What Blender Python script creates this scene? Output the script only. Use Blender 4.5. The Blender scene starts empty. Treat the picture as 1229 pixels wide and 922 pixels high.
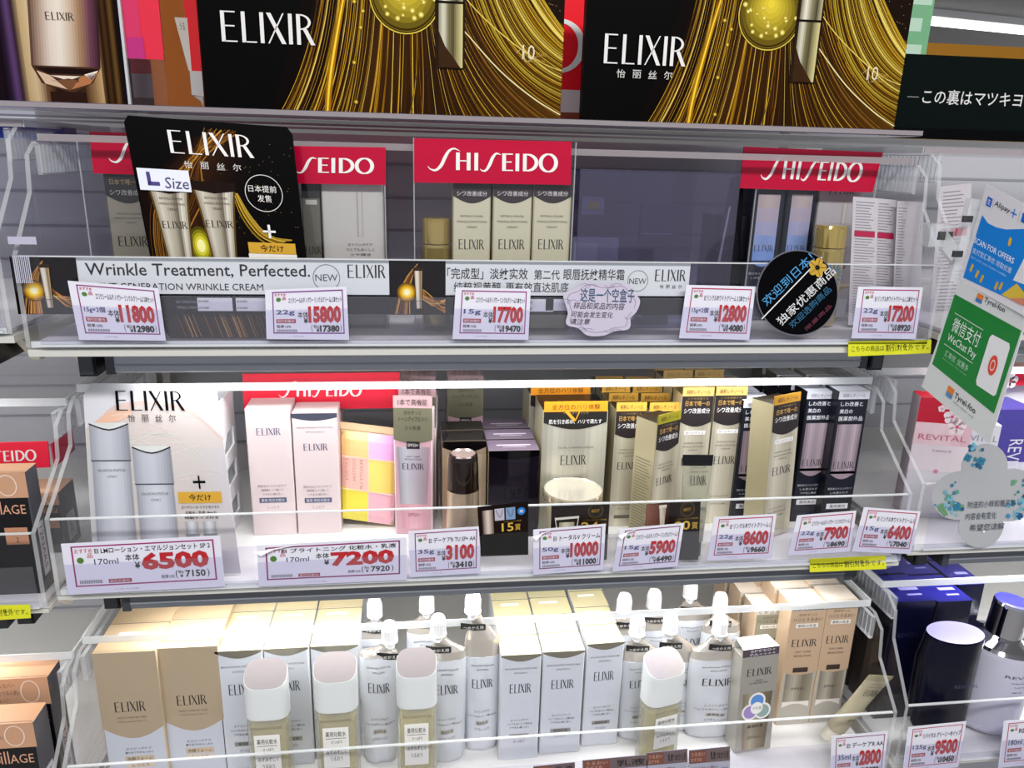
import bpy, math, random
from mathutils import Vector, Matrix
R = random.Random(7)
SC = bpy.context.scene
COL = SC.collection

# ------------------------------------------------------------------ camera
H = 1.45                       # eye height above the floor
F = 930.0                      # focal length in pixels of the 1229 x 922 frame
def _cam_axes(vx, vy, yh):
    d = lambda u, v: Vector((u - 614.5, -(v - 461.0), -F))
    X = d(vx, vy).normalized(); P = d(614.5, yh)
    Z = X.cross(P).normalized()
    if Z.y < 0: Z = -Z
    Y = Z.cross(X)
    return Matrix((X, Y, Z))   # world = M @ cam
M3 = _cam_axes(8100, 388, 185)
cd = bpy.data.cameras.new('camera'); cam = bpy.data.objects.new('camera', cd); COL.objects.link(cam)
cd.sensor_width = 36.0; cd.sensor_fit = 'HORIZONTAL'; cd.lens = F * 36.0 / 1229.0
cd.clip_start = 0.02; cd.clip_end = 60
mw = M3.to_4x4(); mw.translation = (0, 0, H); cam.matrix_world = mw
SC.camera = cam

# ------------------------------------------------------------------ world, exposure, big lights
SC.view_settings.view_transform = 'Standard'; SC.view_settings.look = 'None'
SC.view_settings.gamma = 1.0; SC.view_settings.use_curve_mapping = False
SC.view_settings.exposure = 0.0
SC.cycles.transparent_max_bounces = 40
SC.cycles.max_bounces = 8
SC.cycles.caustics_reflective = False; SC.cycles.caustics_refractive = False
SC.cycles.sample_clamp_indirect = 4.0
wd = bpy.data.worlds.new('store_air'); SC.world = wd; wd.use_nodes = True
wd.node_tree.nodes['Background'].inputs[0].default_value = (0.80, 0.83, 0.95, 1)
wd.node_tree.nodes['Background'].inputs[1].default_value = 0.58
CEIL_E, LED_E, LED2_E = 55.0, 0.7, 1.35
def area(name, loc, sx, sy, energy, rot=(0, 0, 0), col=(1, 1, 1), parent=None, spread=math.pi):
    l = bpy.data.lights.new(name, 'AREA'); l.shape = 'RECTANGLE'; l.size = sx; l.size_y = sy
    l.energy = energy; l.color = col; l.spread = spread
    o = bpy.data.objects.new(name, l); COL.objects.link(o); o.location = loc; o.rotation_euler = rot
    if parent: o.parent = parent
    return o
area('ceiling_light_lamp', (0.2, -0.75, H + 1.20), 2.4, 0.25, CEIL_E, (math.radians(18), 0, 0), (1, .98, .97))
area('ceiling_light_lamp', (0.2, 2.6, H + 1.20), 3.6, 0.25, CEIL_E * .6, (0, 0, 0), (1, .98, .97))

# ------------------------------------------------------------------ pixel helpers (a pixel of the photo and a depth give a point)
def ray(u, v): return M3 @ Vector((u - 614.5, -(v - 461.0), -F))
def at(u, v, Y):
    w = ray(u, v); t = Y / w.y
    return Vector((w.x * t, Y, w.z * t + H))
def span(u0, u1, v, Y):
    a, b = at(u0, v, Y).x, at(u1, v, Y).x
    return (a + b) / 2, b - a

# ------------------------------------------------------------------ colours and materials
def C(h):
    h = h.lstrip('#'); r = [int(h[i:i + 2], 16) / 255 for i in (0, 2, 4)]
    return tuple(c / 12.92 if c <= .04045 else ((c + .055) / 1.055) ** 2.4 for c in r)
WHITE, BLACK = C('f2f2f2'), C('0a0a0c')
def mat(name, rough=.5, metal=0., coat=0., spec=.5, noise=0., alpha_mix=None):
    m = bpy.data.materials.new(name); m.use_nodes = True; nt = m.node_tree; b = nt.nodes['Principled BSDF']
    a = nt.nodes.new('ShaderNodeAttribute'); a.attribute_name = 'Col'
    nt.links.new(a.outputs['Color'], b.inputs['Base Color'])
    b.inputs['Roughness'].default_value = rough; b.inputs['Metallic'].default_value = metal
    b.inputs['Coat Weight'].default_value = coat; b.inputs['Coat Roughness'].default_value = .08
    b.inputs['Specular IOR Level'].default_value = spec
    if noise:
        n = nt.nodes.new('ShaderNodeTexNoise'); n.inputs['Scale'].default_value = 9
        mr = nt.nodes.new('ShaderNodeMapRange'); mr.inputs[3].default_value = max(.02, rough - noise); mr.inputs[4].default_value = rough + noise
        nt.links.new(n.outputs['Fac'], mr.inputs[0]); nt.links.new(mr.outputs[0], b.inputs['Roughness'])
    return m
def clear(name, tint, ior, diffuse=0., dcol=(.9, .92, .93), rough=.02):
    m = bpy.data.materials.new(name); m.use_nodes = True; nt = m.node_tree
    for n in list(nt.nodes): nt.nodes.remove(n)
    out = nt.nodes.new('ShaderNodeOutputMaterial')
    tr = nt.nodes.new('ShaderNodeBsdfTransparent'); tr.inputs[0].default_value = (*tint, 1)
    gl = nt.nodes.new('ShaderNodeBsdfGlossy'); gl.inputs['Roughness'].default_value = rough
    f0 = ((ior - 1) / (ior + 1)) ** 2                     # Schlick reflectance of a thin sheet, the same from both sides
    lw = nt.nodes.new('ShaderNodeLayerWeight'); lw.inputs[0].default_value = .5
    pw = nt.nodes.new('ShaderNodeMath'); pw.operation = 'POWER'; pw.inputs[1].default_value = 5.0
    fr = nt.nodes.new('ShaderNodeMath'); fr.operation = 'MULTIPLY_ADD'; fr.inputs[1].default_value = 1 - f0; fr.inputs[2].default_value = f0
    nt.links.new(lw.outputs['Facing'], pw.inputs[0]); nt.links.new(pw.outputs[0], fr.inputs[0])
    mx = nt.nodes.new('ShaderNodeMixShader')
    nt.links.new(fr.outputs[0], mx.inputs[0]); nt.links.new(gl.outputs[0], mx.inputs[2])
    if diffuse:
        df = nt.nodes.new('ShaderNodeBsdfDiffuse'); df.inputs[0].default_value = (*dcol, 1)
        m2 = nt.nodes.new('ShaderNodeMixShader'); m2.inputs[0].default_value = diffuse
        nt.links.new(tr.outputs[0], m2.inputs[1]); nt.links.new(df.outputs[0], m2.inputs[2]); nt.links.new(m2.outputs[0], mx.inputs[1])
    else: nt.links.new(tr.outputs[0], mx.inputs[1])
    nt.links.new(mx.outputs[0], out.inputs[0])
    return m
def emit(name, col, s):
    m = bpy.data.materials.new(name); m.use_nodes = True; nt = m.node_tree
    for n in list(nt.nodes): nt.nodes.remove(n)
    out = nt.nodes.new('ShaderNodeOutputMaterial'); e = nt.nodes.new('ShaderNodeEmission')
    e.inputs[0].default_value = (*col, 1); e.inputs[1].default_value = s; nt.links.new(e.outputs[0], out.inputs[0]); return m
MT = {
    'P': mat('printed_paper', .55, noise=.08), 'G': mat('gloss_print', .30, coat=.08, spec=.35, noise=.01), 'S': mat('silver_card', .32, metal=.38, noise=.03),
    'C': mat('chrome', .06, metal=1.), 'K': mat('smooth_plastic', .25, coat=.06, spec=.35, noise=.01), 'M': mat('painted_metal', .45, noise=.06),
    'B': mat('photo_board', .42, spec=.04, noise=.03), 'N': mat('mirror_card', .10, metal=.55, coat=.4, noise=.03),
    'A': clear('clear_acrylic', (.98, .98, .987), 1.40), 'E': clear('acrylic_edge', (.85, .88, .88), 1.35, .55, (.93, .95, .96), .1),
    'F': clear('dim_edge', (.80, .78, .79), 1.38, .50, (.50, .45, .46), .1), 'H': clear('thin_edge', (.90, .91, .92), 1.38, .30, (.90, .92, .93), .1),
    'V': clear('violet_film', (.95, .945, .985), 1.3, .03), 'T': clear('red_film', (.78, .02, .08), 1.4, .75, C('d3123f'), .1),
    'Q': clear('milky_plastic', (.86, .86, .82), 1.40, .22, (.86, .86, .82), .1), 'L': clear('lotion_fill', (.92, .86, .54), 1.40, .30, (.84, .77, .42), .05),
    'I': emit('lamp_glow', (1, 1, 1), 3.5), 'D': clear('smoky_acrylic', (.70, .69, .80), 1.45, .12, (.30, .28, .38)),
}

# ------------------------------------------------------------------ lettering outlines
_TX = {}
def glyphs(s, bold=0., shear=0.):
    k = (s, bold, shear)
    if k not in _TX:
        c = bpy.data.curves.new('t', 'FONT'); c.body = s; c.resolution_u = 2; c.offset = bold; c.shear = shear
        o = bpy.data.objects.new('t', c); m = o.to_mesh()
        vs = [(v.co.x, v.co.y) for v in m.vertices]; fs = [tuple(p.vertices) for p in m.polygons]
        o.to_mesh_clear(); bpy.data.objects.remove(o); bpy.data.curves.remove(c)
        if not vs: vs, fs = [(0, 0), (1, 0), (1, 1)], [(0, 1, 2)]
        x0, x1 = min(v[0] for v in vs), max(v[0] for v in vs); y0, y1 = min(v[1] for v in vs), max(v[1] for v in vs)
        _TX[k] = ([((x - x0) / (x1 - x0), (y - y0) / max(y1 - y0, 1e-6)) for x, y in vs], fs, (x1 - x0) / max(y1 - y0, 1e-6))
    return _TX[k]
def _stroke(pts, ws):
    L, Rr = [], []
    for i, p in enumerate(pts):
        a = pts[max(i - 1, 0)]; b = pts[min(i + 1, len(pts) - 1)]
        dx, dy = b[0] - a[0], b[1] - a[1]; l = math.hypot(dx, dy) or 1
        nx, ny = -dy / l, dx / l; w = ws[i] / 2
        L.append((p[0] + nx * w, p[1] + ny * w)); Rr.append((p[0] - nx * w, p[1] - ny * w))
    return [[L[i], L[i + 1], Rr[i + 1], Rr[i]] for i in range(len(pts) - 1)]
def _smooth(pts, ws, n=5):
    out, ow = [], []
    for i in range(len(pts) - 1):
        p0, p1, p2, p3 = pts[max(i - 1, 0)], pts[i], pts[i + 1], pts[min(i + 2, len(pts) - 1)]
        for k in range(n):
            t = k / n
            q = [.5 * (2 * p1[j] + (p2[j] - p0[j]) * t + (2 * p0[j] - 5 * p1[j] + 4 * p2[j] - p3[j]) * t * t + (3 * p1[j] - p0[j] - 3 * p2[j] + p3[j]) * t ** 3) for j in (0, 1)]
            out.append(tuple(q)); ow.append(ws[i] * (1 - t) + ws[i + 1] * t)
    out.append(pts[-1]); ow.append(ws[-1]); return out, ow
def _q(x0, x1, y0, y1): return [(x0, y0), (x1, y0), (x1, y1), (x0, y1)]
def _elixir():
    P = [_q(0, .115, 0, 1), _q(.1, .43, .955, 1), _q(.1, .40, .50, .545), _q(.1, .46, 0, .045)]
    P += [_q(.60, .715, 0, 1), _q(.7, 1.03, 0, .045), _q(1.14, 1.255, 0, 1)]
    P += [[(1.34, 1), (1.47, 1), (1.90, 0), (1.77, 0)], [(1.36, 0), (1.405, 0), (1.86, 1), (1.815, 1)]]
    P += [_q(1.98, 2.095, 0, 1), _q(2.22, 2.335, 0, 1)]
    arc = [(2.33 + .28 * math.sin(a), .745 + .235 * math.cos(a)) for a in [math.pi * i / 10 for i in range(11)]]
    P += _stroke(arc, [.045, .05, .06, .07, .08, .085, .08, .07, .06, .05, .045])
    P += [[(2.40, .52), (2.53, .52), (2.76, 0), (2.63, 0)]]
    return P, 2.76
def _shiseido():
    P = []
    a = _smooth([(0, .20), (.16, .03), (.46, -.02), (.76, .24), (.98, .70), (1.2, 1.06), (1.5, 1.22), (1.86, 1.08)], [.02, .07, .13, .19, .19, .15, .09, .02]); P += _stroke(*a)
    P += [_q(1.62, 1.84, 0, 1), _q(1.8, 2.26, .50, .57), _q(2.24, 2.46, 0, 1), _q(2.68, 2.90, 0, 1)]
    a = _smooth([(3.02, .10), (3.14, -.01), (3.36, .02), (3.58, .36), (3.74, .74), (3.95, .98), (4.22, .92)], [.02, .07, .13, .19, .18, .11, .02]); P += _stroke(*a)
    P += [_q(4.30, 4.52, 0, 1), _q(4.5, 4.92, .93, 1), _q(4.5, 4.86, .48, .55), _q(4.5, 4.94, 0, .07), _q(5.08, 5.30, 0, 1)]
    P += [_q(5.52, 5.74, 0, 1)]
    arc = [(5.74 + .58 * math.sin(t), .5 + .465 * math.cos(t)) for t in [math.pi * i / 12 for i in range(13)]]
    P += _stroke(arc, [.07 + .15 * math.sin(math.pi * i / 12) for i in range(13)])
    arc = [(7.02 + .46 * math.sin(t), .5 + .50 * math.cos(t)) for t in [2 * math.pi * i / 24 for i in range(25)]]
    P += _stroke(arc, [.08 + .15 * abs(math.sin(2 * math.pi * i / 24)) for i in range(25)])
    return P, 7.56
_LG = {'E': _elixir(), 'S': _shiseido()}

# ------------------------------------------------------------------ mesh builder: local x across, y away from the viewer, z up
class MB:
    def __init__(s, fn=None): s.v, s.f, s.c, s.m, s.s, s.fn = [], [], [], [], [], fn
    def add(s, vs, fs, col, m='P', smooth=False):
        b = len(s.v)
        s.v += [tuple(s.fn(*p)) for p in vs] if s.fn else [tuple(p) for p in vs]
        for f in fs:
            s.f.append([b + i for i in f]); s.c.append(col); s.m.append(m); s.s.append(smooth)
    def poly(s, pts, col, m='P', y=0.): s.add([(x, y, z) for x, z in pts], [range(len(pts))], col, m)
    def rect(s, x0, x1, z0, z1, col, m='P', y=0.): s.poly(_q(x0, x1, z0, z1), col, m, y)
    def frame(s, x0, x1, z0, z1, tx, tz, col, m='P', y=0.):
        for q in (_q(x0, x1, z0, z0 + tz), _q(x0, x1, z1 - tz, z1), _q(x0, x0 + tx, z0, z1), _q(x1 - tx, x1, z0, z1)): s.poly(q, col, m, y)
    def text(s, t, x0, x1, z0, z1, col, m='P', y=-.0003, bold=0., shear=0.):
        vs, fs, asp = glyphs(t, bold, shear)
        s.add([(x0 + a * (x1 - x0), y, z0 + b * (z1 - z0)) for a, b in vs], fs, col, m)
    def textc(s, t, xc, z0, h, col, m='P', y=-.0003, bold=0., xs=1., kx=1.):
        asp = glyphs(t, bold)[2]; w = asp * h * xs * kx; s.text(t, xc - w / 2, xc + w / 2, z0, z0 + h, col, m, y, bold)
    def logo(s, k, x0, x1, z0, h, col, m='P', y=-.0003):
        P, w = _LG[k]; sx = (x1 - x0) / w
        for p in P: s.poly([(x0 + a * sx, z0 + b * h) for a, b in p], col, m, y)
    def line(s, pts, w, col, m='P', y=0., sm=4):
        ws = w if isinstance(w, (list, tuple)) else [w] * len(pts)
        if sm: pts, ws = _smooth(pts, ws, sm)
        for q in _stroke(pts, ws): s.poly(q, col, m, y)
    def disc(s, x, z, rx, rz, col, m='P', y=0., n=32): s.poly([(x + rx * math.cos(2 * math.pi * i / n), z + rz * math.sin(2 * math.pi * i / n)) for i in range(n)], col, m, y)
    def ring(s, x, z, rx, rz, w, col, m='P', y=0., n=40, wz=None):
        wz = wz or w
        for i in range(n):
            a, b = 2 * math.pi * i / n, 2 * math.pi * (i + 1) / n
            s.poly([(x + rx * math.cos(a), z + rz * math.sin(a)), (x + rx * math.cos(b), z + rz * math.sin(b)), (x + (rx - w) * math.cos(b), z + (rz - wz) * math.sin(b)), (x + (rx - w) * math.cos(a), z + (rz - wz) * math.sin(a))], col, m, y)
    def arcdown(s, x0, x1, zt, zb, sag, col, m='P', y=0., n=14):   # a label whose lower edge bulges down
        pts = [(x0, zt), (x0, zb)] + [(x0 + (x1 - x0) * i / n, zb - sag * math.sin(math.pi * i / n)) for i in range(1, n)] + [(x1, zb), (x1, zt)]
        s.poly(pts[::-1], col, m, y)
    def grad(s, lf, rf, z0, z1, cols, m='P', y=0., nz=10, nx=14):  # a printed shape with bands of colour across it
        for i in range(nz):
            za, zb = z0 + (z1 - z0) * i / nz, z0 + (z1 - z0) * (i + 1) / nz
            la, ra, lb, rb = lf(za), rf(za), lf(zb), rf(zb)
            for k in range(nx):
                t0, t1 = k / nx, (k + 1) / nx; t = (k + .5) / nx * (len(cols) - 1); j = min(int(t), len(cols) - 2); w = t - j
                col = tuple(cols[j][q] * (1 - w) + cols[j + 1][q] * w for q in range(3))
                s.poly([(la + (ra - la) * t0, za), (la + (ra - la) * t1, za), (lb + (rb - lb) * t1, zb), (lb + (rb - lb) * t0, zb)], col, m, y)
    def box(s, x0, x1, y0, y1, z0, z1, col, m='P', top=None, side=None, back=None, mt=None, ms=None):
        v = [(x0, y0, z0), (x1, y0, z0), (x1, y1, z0), (x0, y1, z0), (x0, y0, z1), (x1, y0, z1), (x1, y1, z1), (x0, y1, z1)]
        side = side or col
        s.add(v, [(0, 1, 5, 4)], col, m)
        s.add(v, [(1, 2, 6, 5), (3, 0, 4, 7)], side, ms or m)
        s.add(v, [(2, 3, 7, 6)], back or side, ms or m); s.add(v, [(0, 3, 2, 1)], side, ms or m); s.add(v, [(4, 5, 6, 7)], top or col, mt or m)
    def prismx(s, pts, x0, x1, col, m='P', edge=None, em=None):    # pts in (y, z)
        n = len(pts); v = [(x0, a, b) for a, b in pts] + [(x1, a, b) for a, b in pts]
        s.add(v, [range(n), range(2 * n - 1, n - 1, -1)], col, m)
        s.add(v, [(i, (i + 1) % n, n + (i + 1) % n, n + i) for i in range(n)], edge or col, em or m)
    def prismy(s, pts, y0, y1, col, m='P', edge=None, em=None):    # pts in (x, z)
        n = len(pts); v = [(a, y0, b) for a, b in pts] + [(a, y1, b) for a, b in pts]
        s.add(v, [range(n), range(2 * n - 1, n - 1, -1)], col, m)
        s.add(v, [(i, (i + 1) % n, n + (i + 1) % n, n + i) for i in range(n)], edge or col, em or m)
    def lathe(s, prof, n, col, m='K', cx=0., cy=0., ky=1., smooth=True, cols=None, c0=True, c1=True):
        vs = [(cx + r * math.cos(2 * math.pi * i / n), cy + ky * r * math.sin(2 * math.pi * i / n), z) for r, z in prof for i in range(n)]
        for k in range(len(prof) - 1):
            s.add(vs[k * n:(k + 2) * n], [(i, (i + 1) % n, n + (i + 1) % n, n + i) for i in range(n)], cols[k] if cols else col, m, smooth)
        if c0: s.add(vs[:n], [range(n - 1, -1, -1)], cols[0] if cols else col, m)
        if c1: s.add(vs[-n:], [range(n)], cols[-1] if cols else col, m)
    def loft(s, rings, col, m='K', smooth=True, cap=True, cols=None, c0=True, c1=True):  # rings: lists of points of equal number
        n = len(rings[0])
        for k in range(len(rings) - 1):
            s.add(list(rings[k]) + list(rings[k + 1]), [(i, (i + 1) % n, n + (i + 1) % n, n + i) for i in range(n)], cols[k] if cols else col, m, smooth)
        if cap and c0: s.add(rings[0], [range(n - 1, -1, -1)], cols[0] if cols else col, m)
        if cap and c1: s.add(rings[-1], [range(n)], cols[-1] if cols else col, m)
    def build(s, name, parent=None, loc=None, rot=None):
        me = bpy.data.meshes.new(name); me.from_pydata(s.v, [], s.f)
        ks = list(dict.fromkeys(s.m))
        for k in ks: me.materials.append(MT[k])
        me.polygons.foreach_set('material_index', [ks.index(k) for k in s.m]); me.polygons.foreach_set('use_smooth', s.s)
        at_ = me.color_attributes.new('Col', 'FLOAT_COLOR', 'CORNER'); buf = []
        for f, c in zip(s.f, s.c): buf += [c[0], c[1], c[2], 1.] * len(f)
        at_.data.foreach_set('color', buf); me.update()
        o = bpy.data.objects.new(name, me); COL.objects.link(o)
        if parent: o.parent = parent
        if loc is not None: o.location = loc
        if rot is not None: o.rotation_euler = rot
        return o
def tag(o, label, cat, group=None):
    o['label'] = label; o['category'] = cat
    if group: o['group'] = group
    return o
def struct(o): o['kind'] = 'structure'; return o
def empty(name, loc, label, cat, group=None, rot=None):
    o = bpy.data.objects.new(name, None); COL.objects.link(o); o.location = loc
    if rot: o.rotation_euler = rot
    return tag(o, label, cat, group)
def dup(o, loc, label, group=None, rot=None):
    c = o.copy(); COL.objects.link(c); c.location = loc
    if rot is not None: c.rotation_euler = rot
    c['label'] = label
    if group: c['group'] = group
    for ch in list(o.children):
        d = ch.copy(); COL.objects.link(d); d.parent = c
        for g in list(ch.children):
            e = g.copy(); COL.objects.link(e); e.parent = d
    return c
def quadmap(tl, tr, br, bl):      # maps (s, y, t) in the unit square onto a sheet spanned by four points; returns the map and its foot
    foot = (bl + br) / 2; n = (br - bl).cross(tl - bl).normalized()
    if n.y > 0: n = -n           # n points to the viewer
    def fn(s_, y, t):
        p = bl * (1 - s_) * (1 - t) + br * s_ * (1 - t) + tr * s_ * t + tl * (1 - s_) * t
        return p - foot - n * y
    return fn, foot
def sheet(px, Ys, th=.0007):      # px: four corners tl tr br bl; Ys: depth of the top and of the foot, or four depths
    if len(Ys) == 2: Ys = (Ys[0], Ys[0], Ys[1], Ys[1])
    P = [at(u, v, y) for (u, v), y in zip(px, Ys)]
    nn = (P[1] - P[0]).cross(P[3] - P[0]); eye = Vector((0, 0, H)); rr = ray(*px[2]); P[2] = eye + rr * (nn.dot(P[0] - eye) / nn.dot(rr))   # keep the sheet flat
    fn, foot = quadmap(*P)
    w = (P[2] - P[3]).length; h = (P[0] - P[3]).length
    return MB(fn), foot, w, h
def backing(mb, col, th=.0008, m='P', back=None):
    mb.box(0, 1, 0, th, 0, 1, col, m, side=C('e6e4e0'), back=back or C('d8d6d2'))
# ------------------------------------------------------------------ the store shell
GREY, CREAM, RAIL = C('8b8f98'), C('d9d7cc'), C('8f939b')
m = MB(); m.box(-4, 8, -2.5, 9.4, -.05, 0, C('b9b7b2'), 'K'); struct(m.build('floor'))
m = MB(); m.box(-4, 8, -2.5, 9.4, H + 1.25, H + 1.32, C('b8b6b2'), 'P'); struct(m.build('ceiling'))
m = MB(); m.box(-4, 8, 9.3, 9.4, 0, H + 1.25, C('dcdad4'), 'P'); struct(m.build('wall_back'))
# twin tube fixtures hung under the ceiling beyond the shelf unit
def tube_fixture(x, y, lab):
    e = empty('tube_light', (x, y, H + 1.25), lab, 'ceiling light', 'twin tube lights under the ceiling')
    m = MB(); m.prismx([(-.16, 0), (-.13, -.05), (.13, -.05), (.16, 0)], -1.6, 1.6, C('e8e8e4'), 'M'); m.build('housing', e)
    for s in (-.075, .075):
        m = MB(); m.lathe([(.013, -1.55), (.016, -1.53), (.016, 1.53), (.013, 1.55)], 10, WHITE, 'I'); m.build('tube', e, (0, s, -.068), (0, math.pi / 2, 0))
    return e
def at_z(u, v, z):
    w = ray(u, v); t = z / w.z; return Vector((w.x * t, w.y * t, z + H))
ta, tb = at_z(1110, 27, 1.17), at_z(1229, 39, 1.17); td = (tb - ta).normalized(); tm = ta + td * 1.0
tf = tube_fixture(tm.x, tm.y, 'twin fluorescent tube light under the white ceiling above the black header board'); tf.rotation_euler = (0, 0, math.atan2(td.y, td.x))
m = MB(); m.box(-.3, .3, -.3, .3, 0, .02, C('d0d0d0'), 'M')
for i in range(5): m.box(-.26, .26, -.24 + i * .11, -.19 + i * .11, -.006, 0, C('25262a'))
tag(m.build('air_vent', None, (3.55, 4.55, H + 1.228)), 'dark slotted square air vent in the white ceiling', 'vent')
m = MB(); m.box(1.2, 5, 0, .03, -.02, .02, C('c98a12'), 'P', top=C('d9a52a')); tag(m.build('aisle_rail', None, (0, 2.2, H + .31)), 'yellow edged top of the shelf run behind the black header board', 'rail')
a = at(1092, 0, 1.3); b = at(1111, 66, 1.3)
m = MB(); m.rect(-.03, .022, -.16, .14, C('7fbf8d')); m.box(-.03, .022, .0004, .002, -.16, .14, C('6aa97a'))
for i in range(7): m.rect(-.027 + .004 * (i % 2), .018 - .006 * (i % 3), -.145 + i * .04, -.125 + i * .04, C('c9ead0'), y=-.0004)
tag(m.build('hanging_banner', None, ((a.x + b.x) / 2, 1.3, b.z + .10)), 'pale green hanging banner with white writing at the edge of the gold poster', 'banner')

# ------------------------------------------------------------------ shelving of the three bays
XL, XR, YB = -.352, .538, 1.13
BAYS = {'middle': (XL, XR), 'west': (XL - .90, XL - .012), 'east': (XR + .012, XR + .90)}
TIER = {1: dict(yl=.735, zb=-.181, zl=-.097, yp=.815, zp=.004), 2: dict(yl=.718, zb=-.427, zl=-.345, yp=.823, zp=-.247), 3: dict(yl=.676, zb=-.677, zl=-.595, yp=.754, zp=-.504)}
def Z(z): return z + H
BN = {'middle': 'middle bay', 'west': 'neighbouring bay with the black and peach boxes', 'east': 'neighbouring bay with the purple boxes'}
BS = {'middle': 'middle bay', 'west': 'bay with the black and peach boxes', 'east': 'bay with the purple box'}
TN = {1: 'upper', 2: 'second', 3: 'lowest'}
m = MB(); m.box(XL - .91, XR + .91, 0, .02, 0, H + .02, C('c4c5cc'), 'M')
for i in range(26): m.box(XL - .91, XR + .91, -.0015, 0, .35 + i * .045, .353 + i * .045, C('9b9ca4'), 'M')
tag(m.build('gondola_panel', None, (0, YB, 0)), 'pale grey metal panel behind all the shelves', 'back panel')
for n, x in (('a', XL - .006), ('b', XR + .006), ('c', XL - .91), ('d', XR + .91)):
    m = MB(); m.box(-.014, .014, -.03, 0, 0, H + .02, C('b9b9b6'), 'M')
    for k in range(24): m.box(-.004, .004, -.0306, -.03, .4 + k * .045, .425 + k * .045, C('222222'))
    tag(m.build('slotted_upright', None, (x, YB, 0)), {'a': 'slotted metal upright behind the shelves by the black and peach boxes', 'b': 'slotted metal upright behind the shelves by the purple boxes'}.get(n, 'slotted metal upright at a far end of the shelf run'), 'upright', 'slotted shelf uprights')
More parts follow.
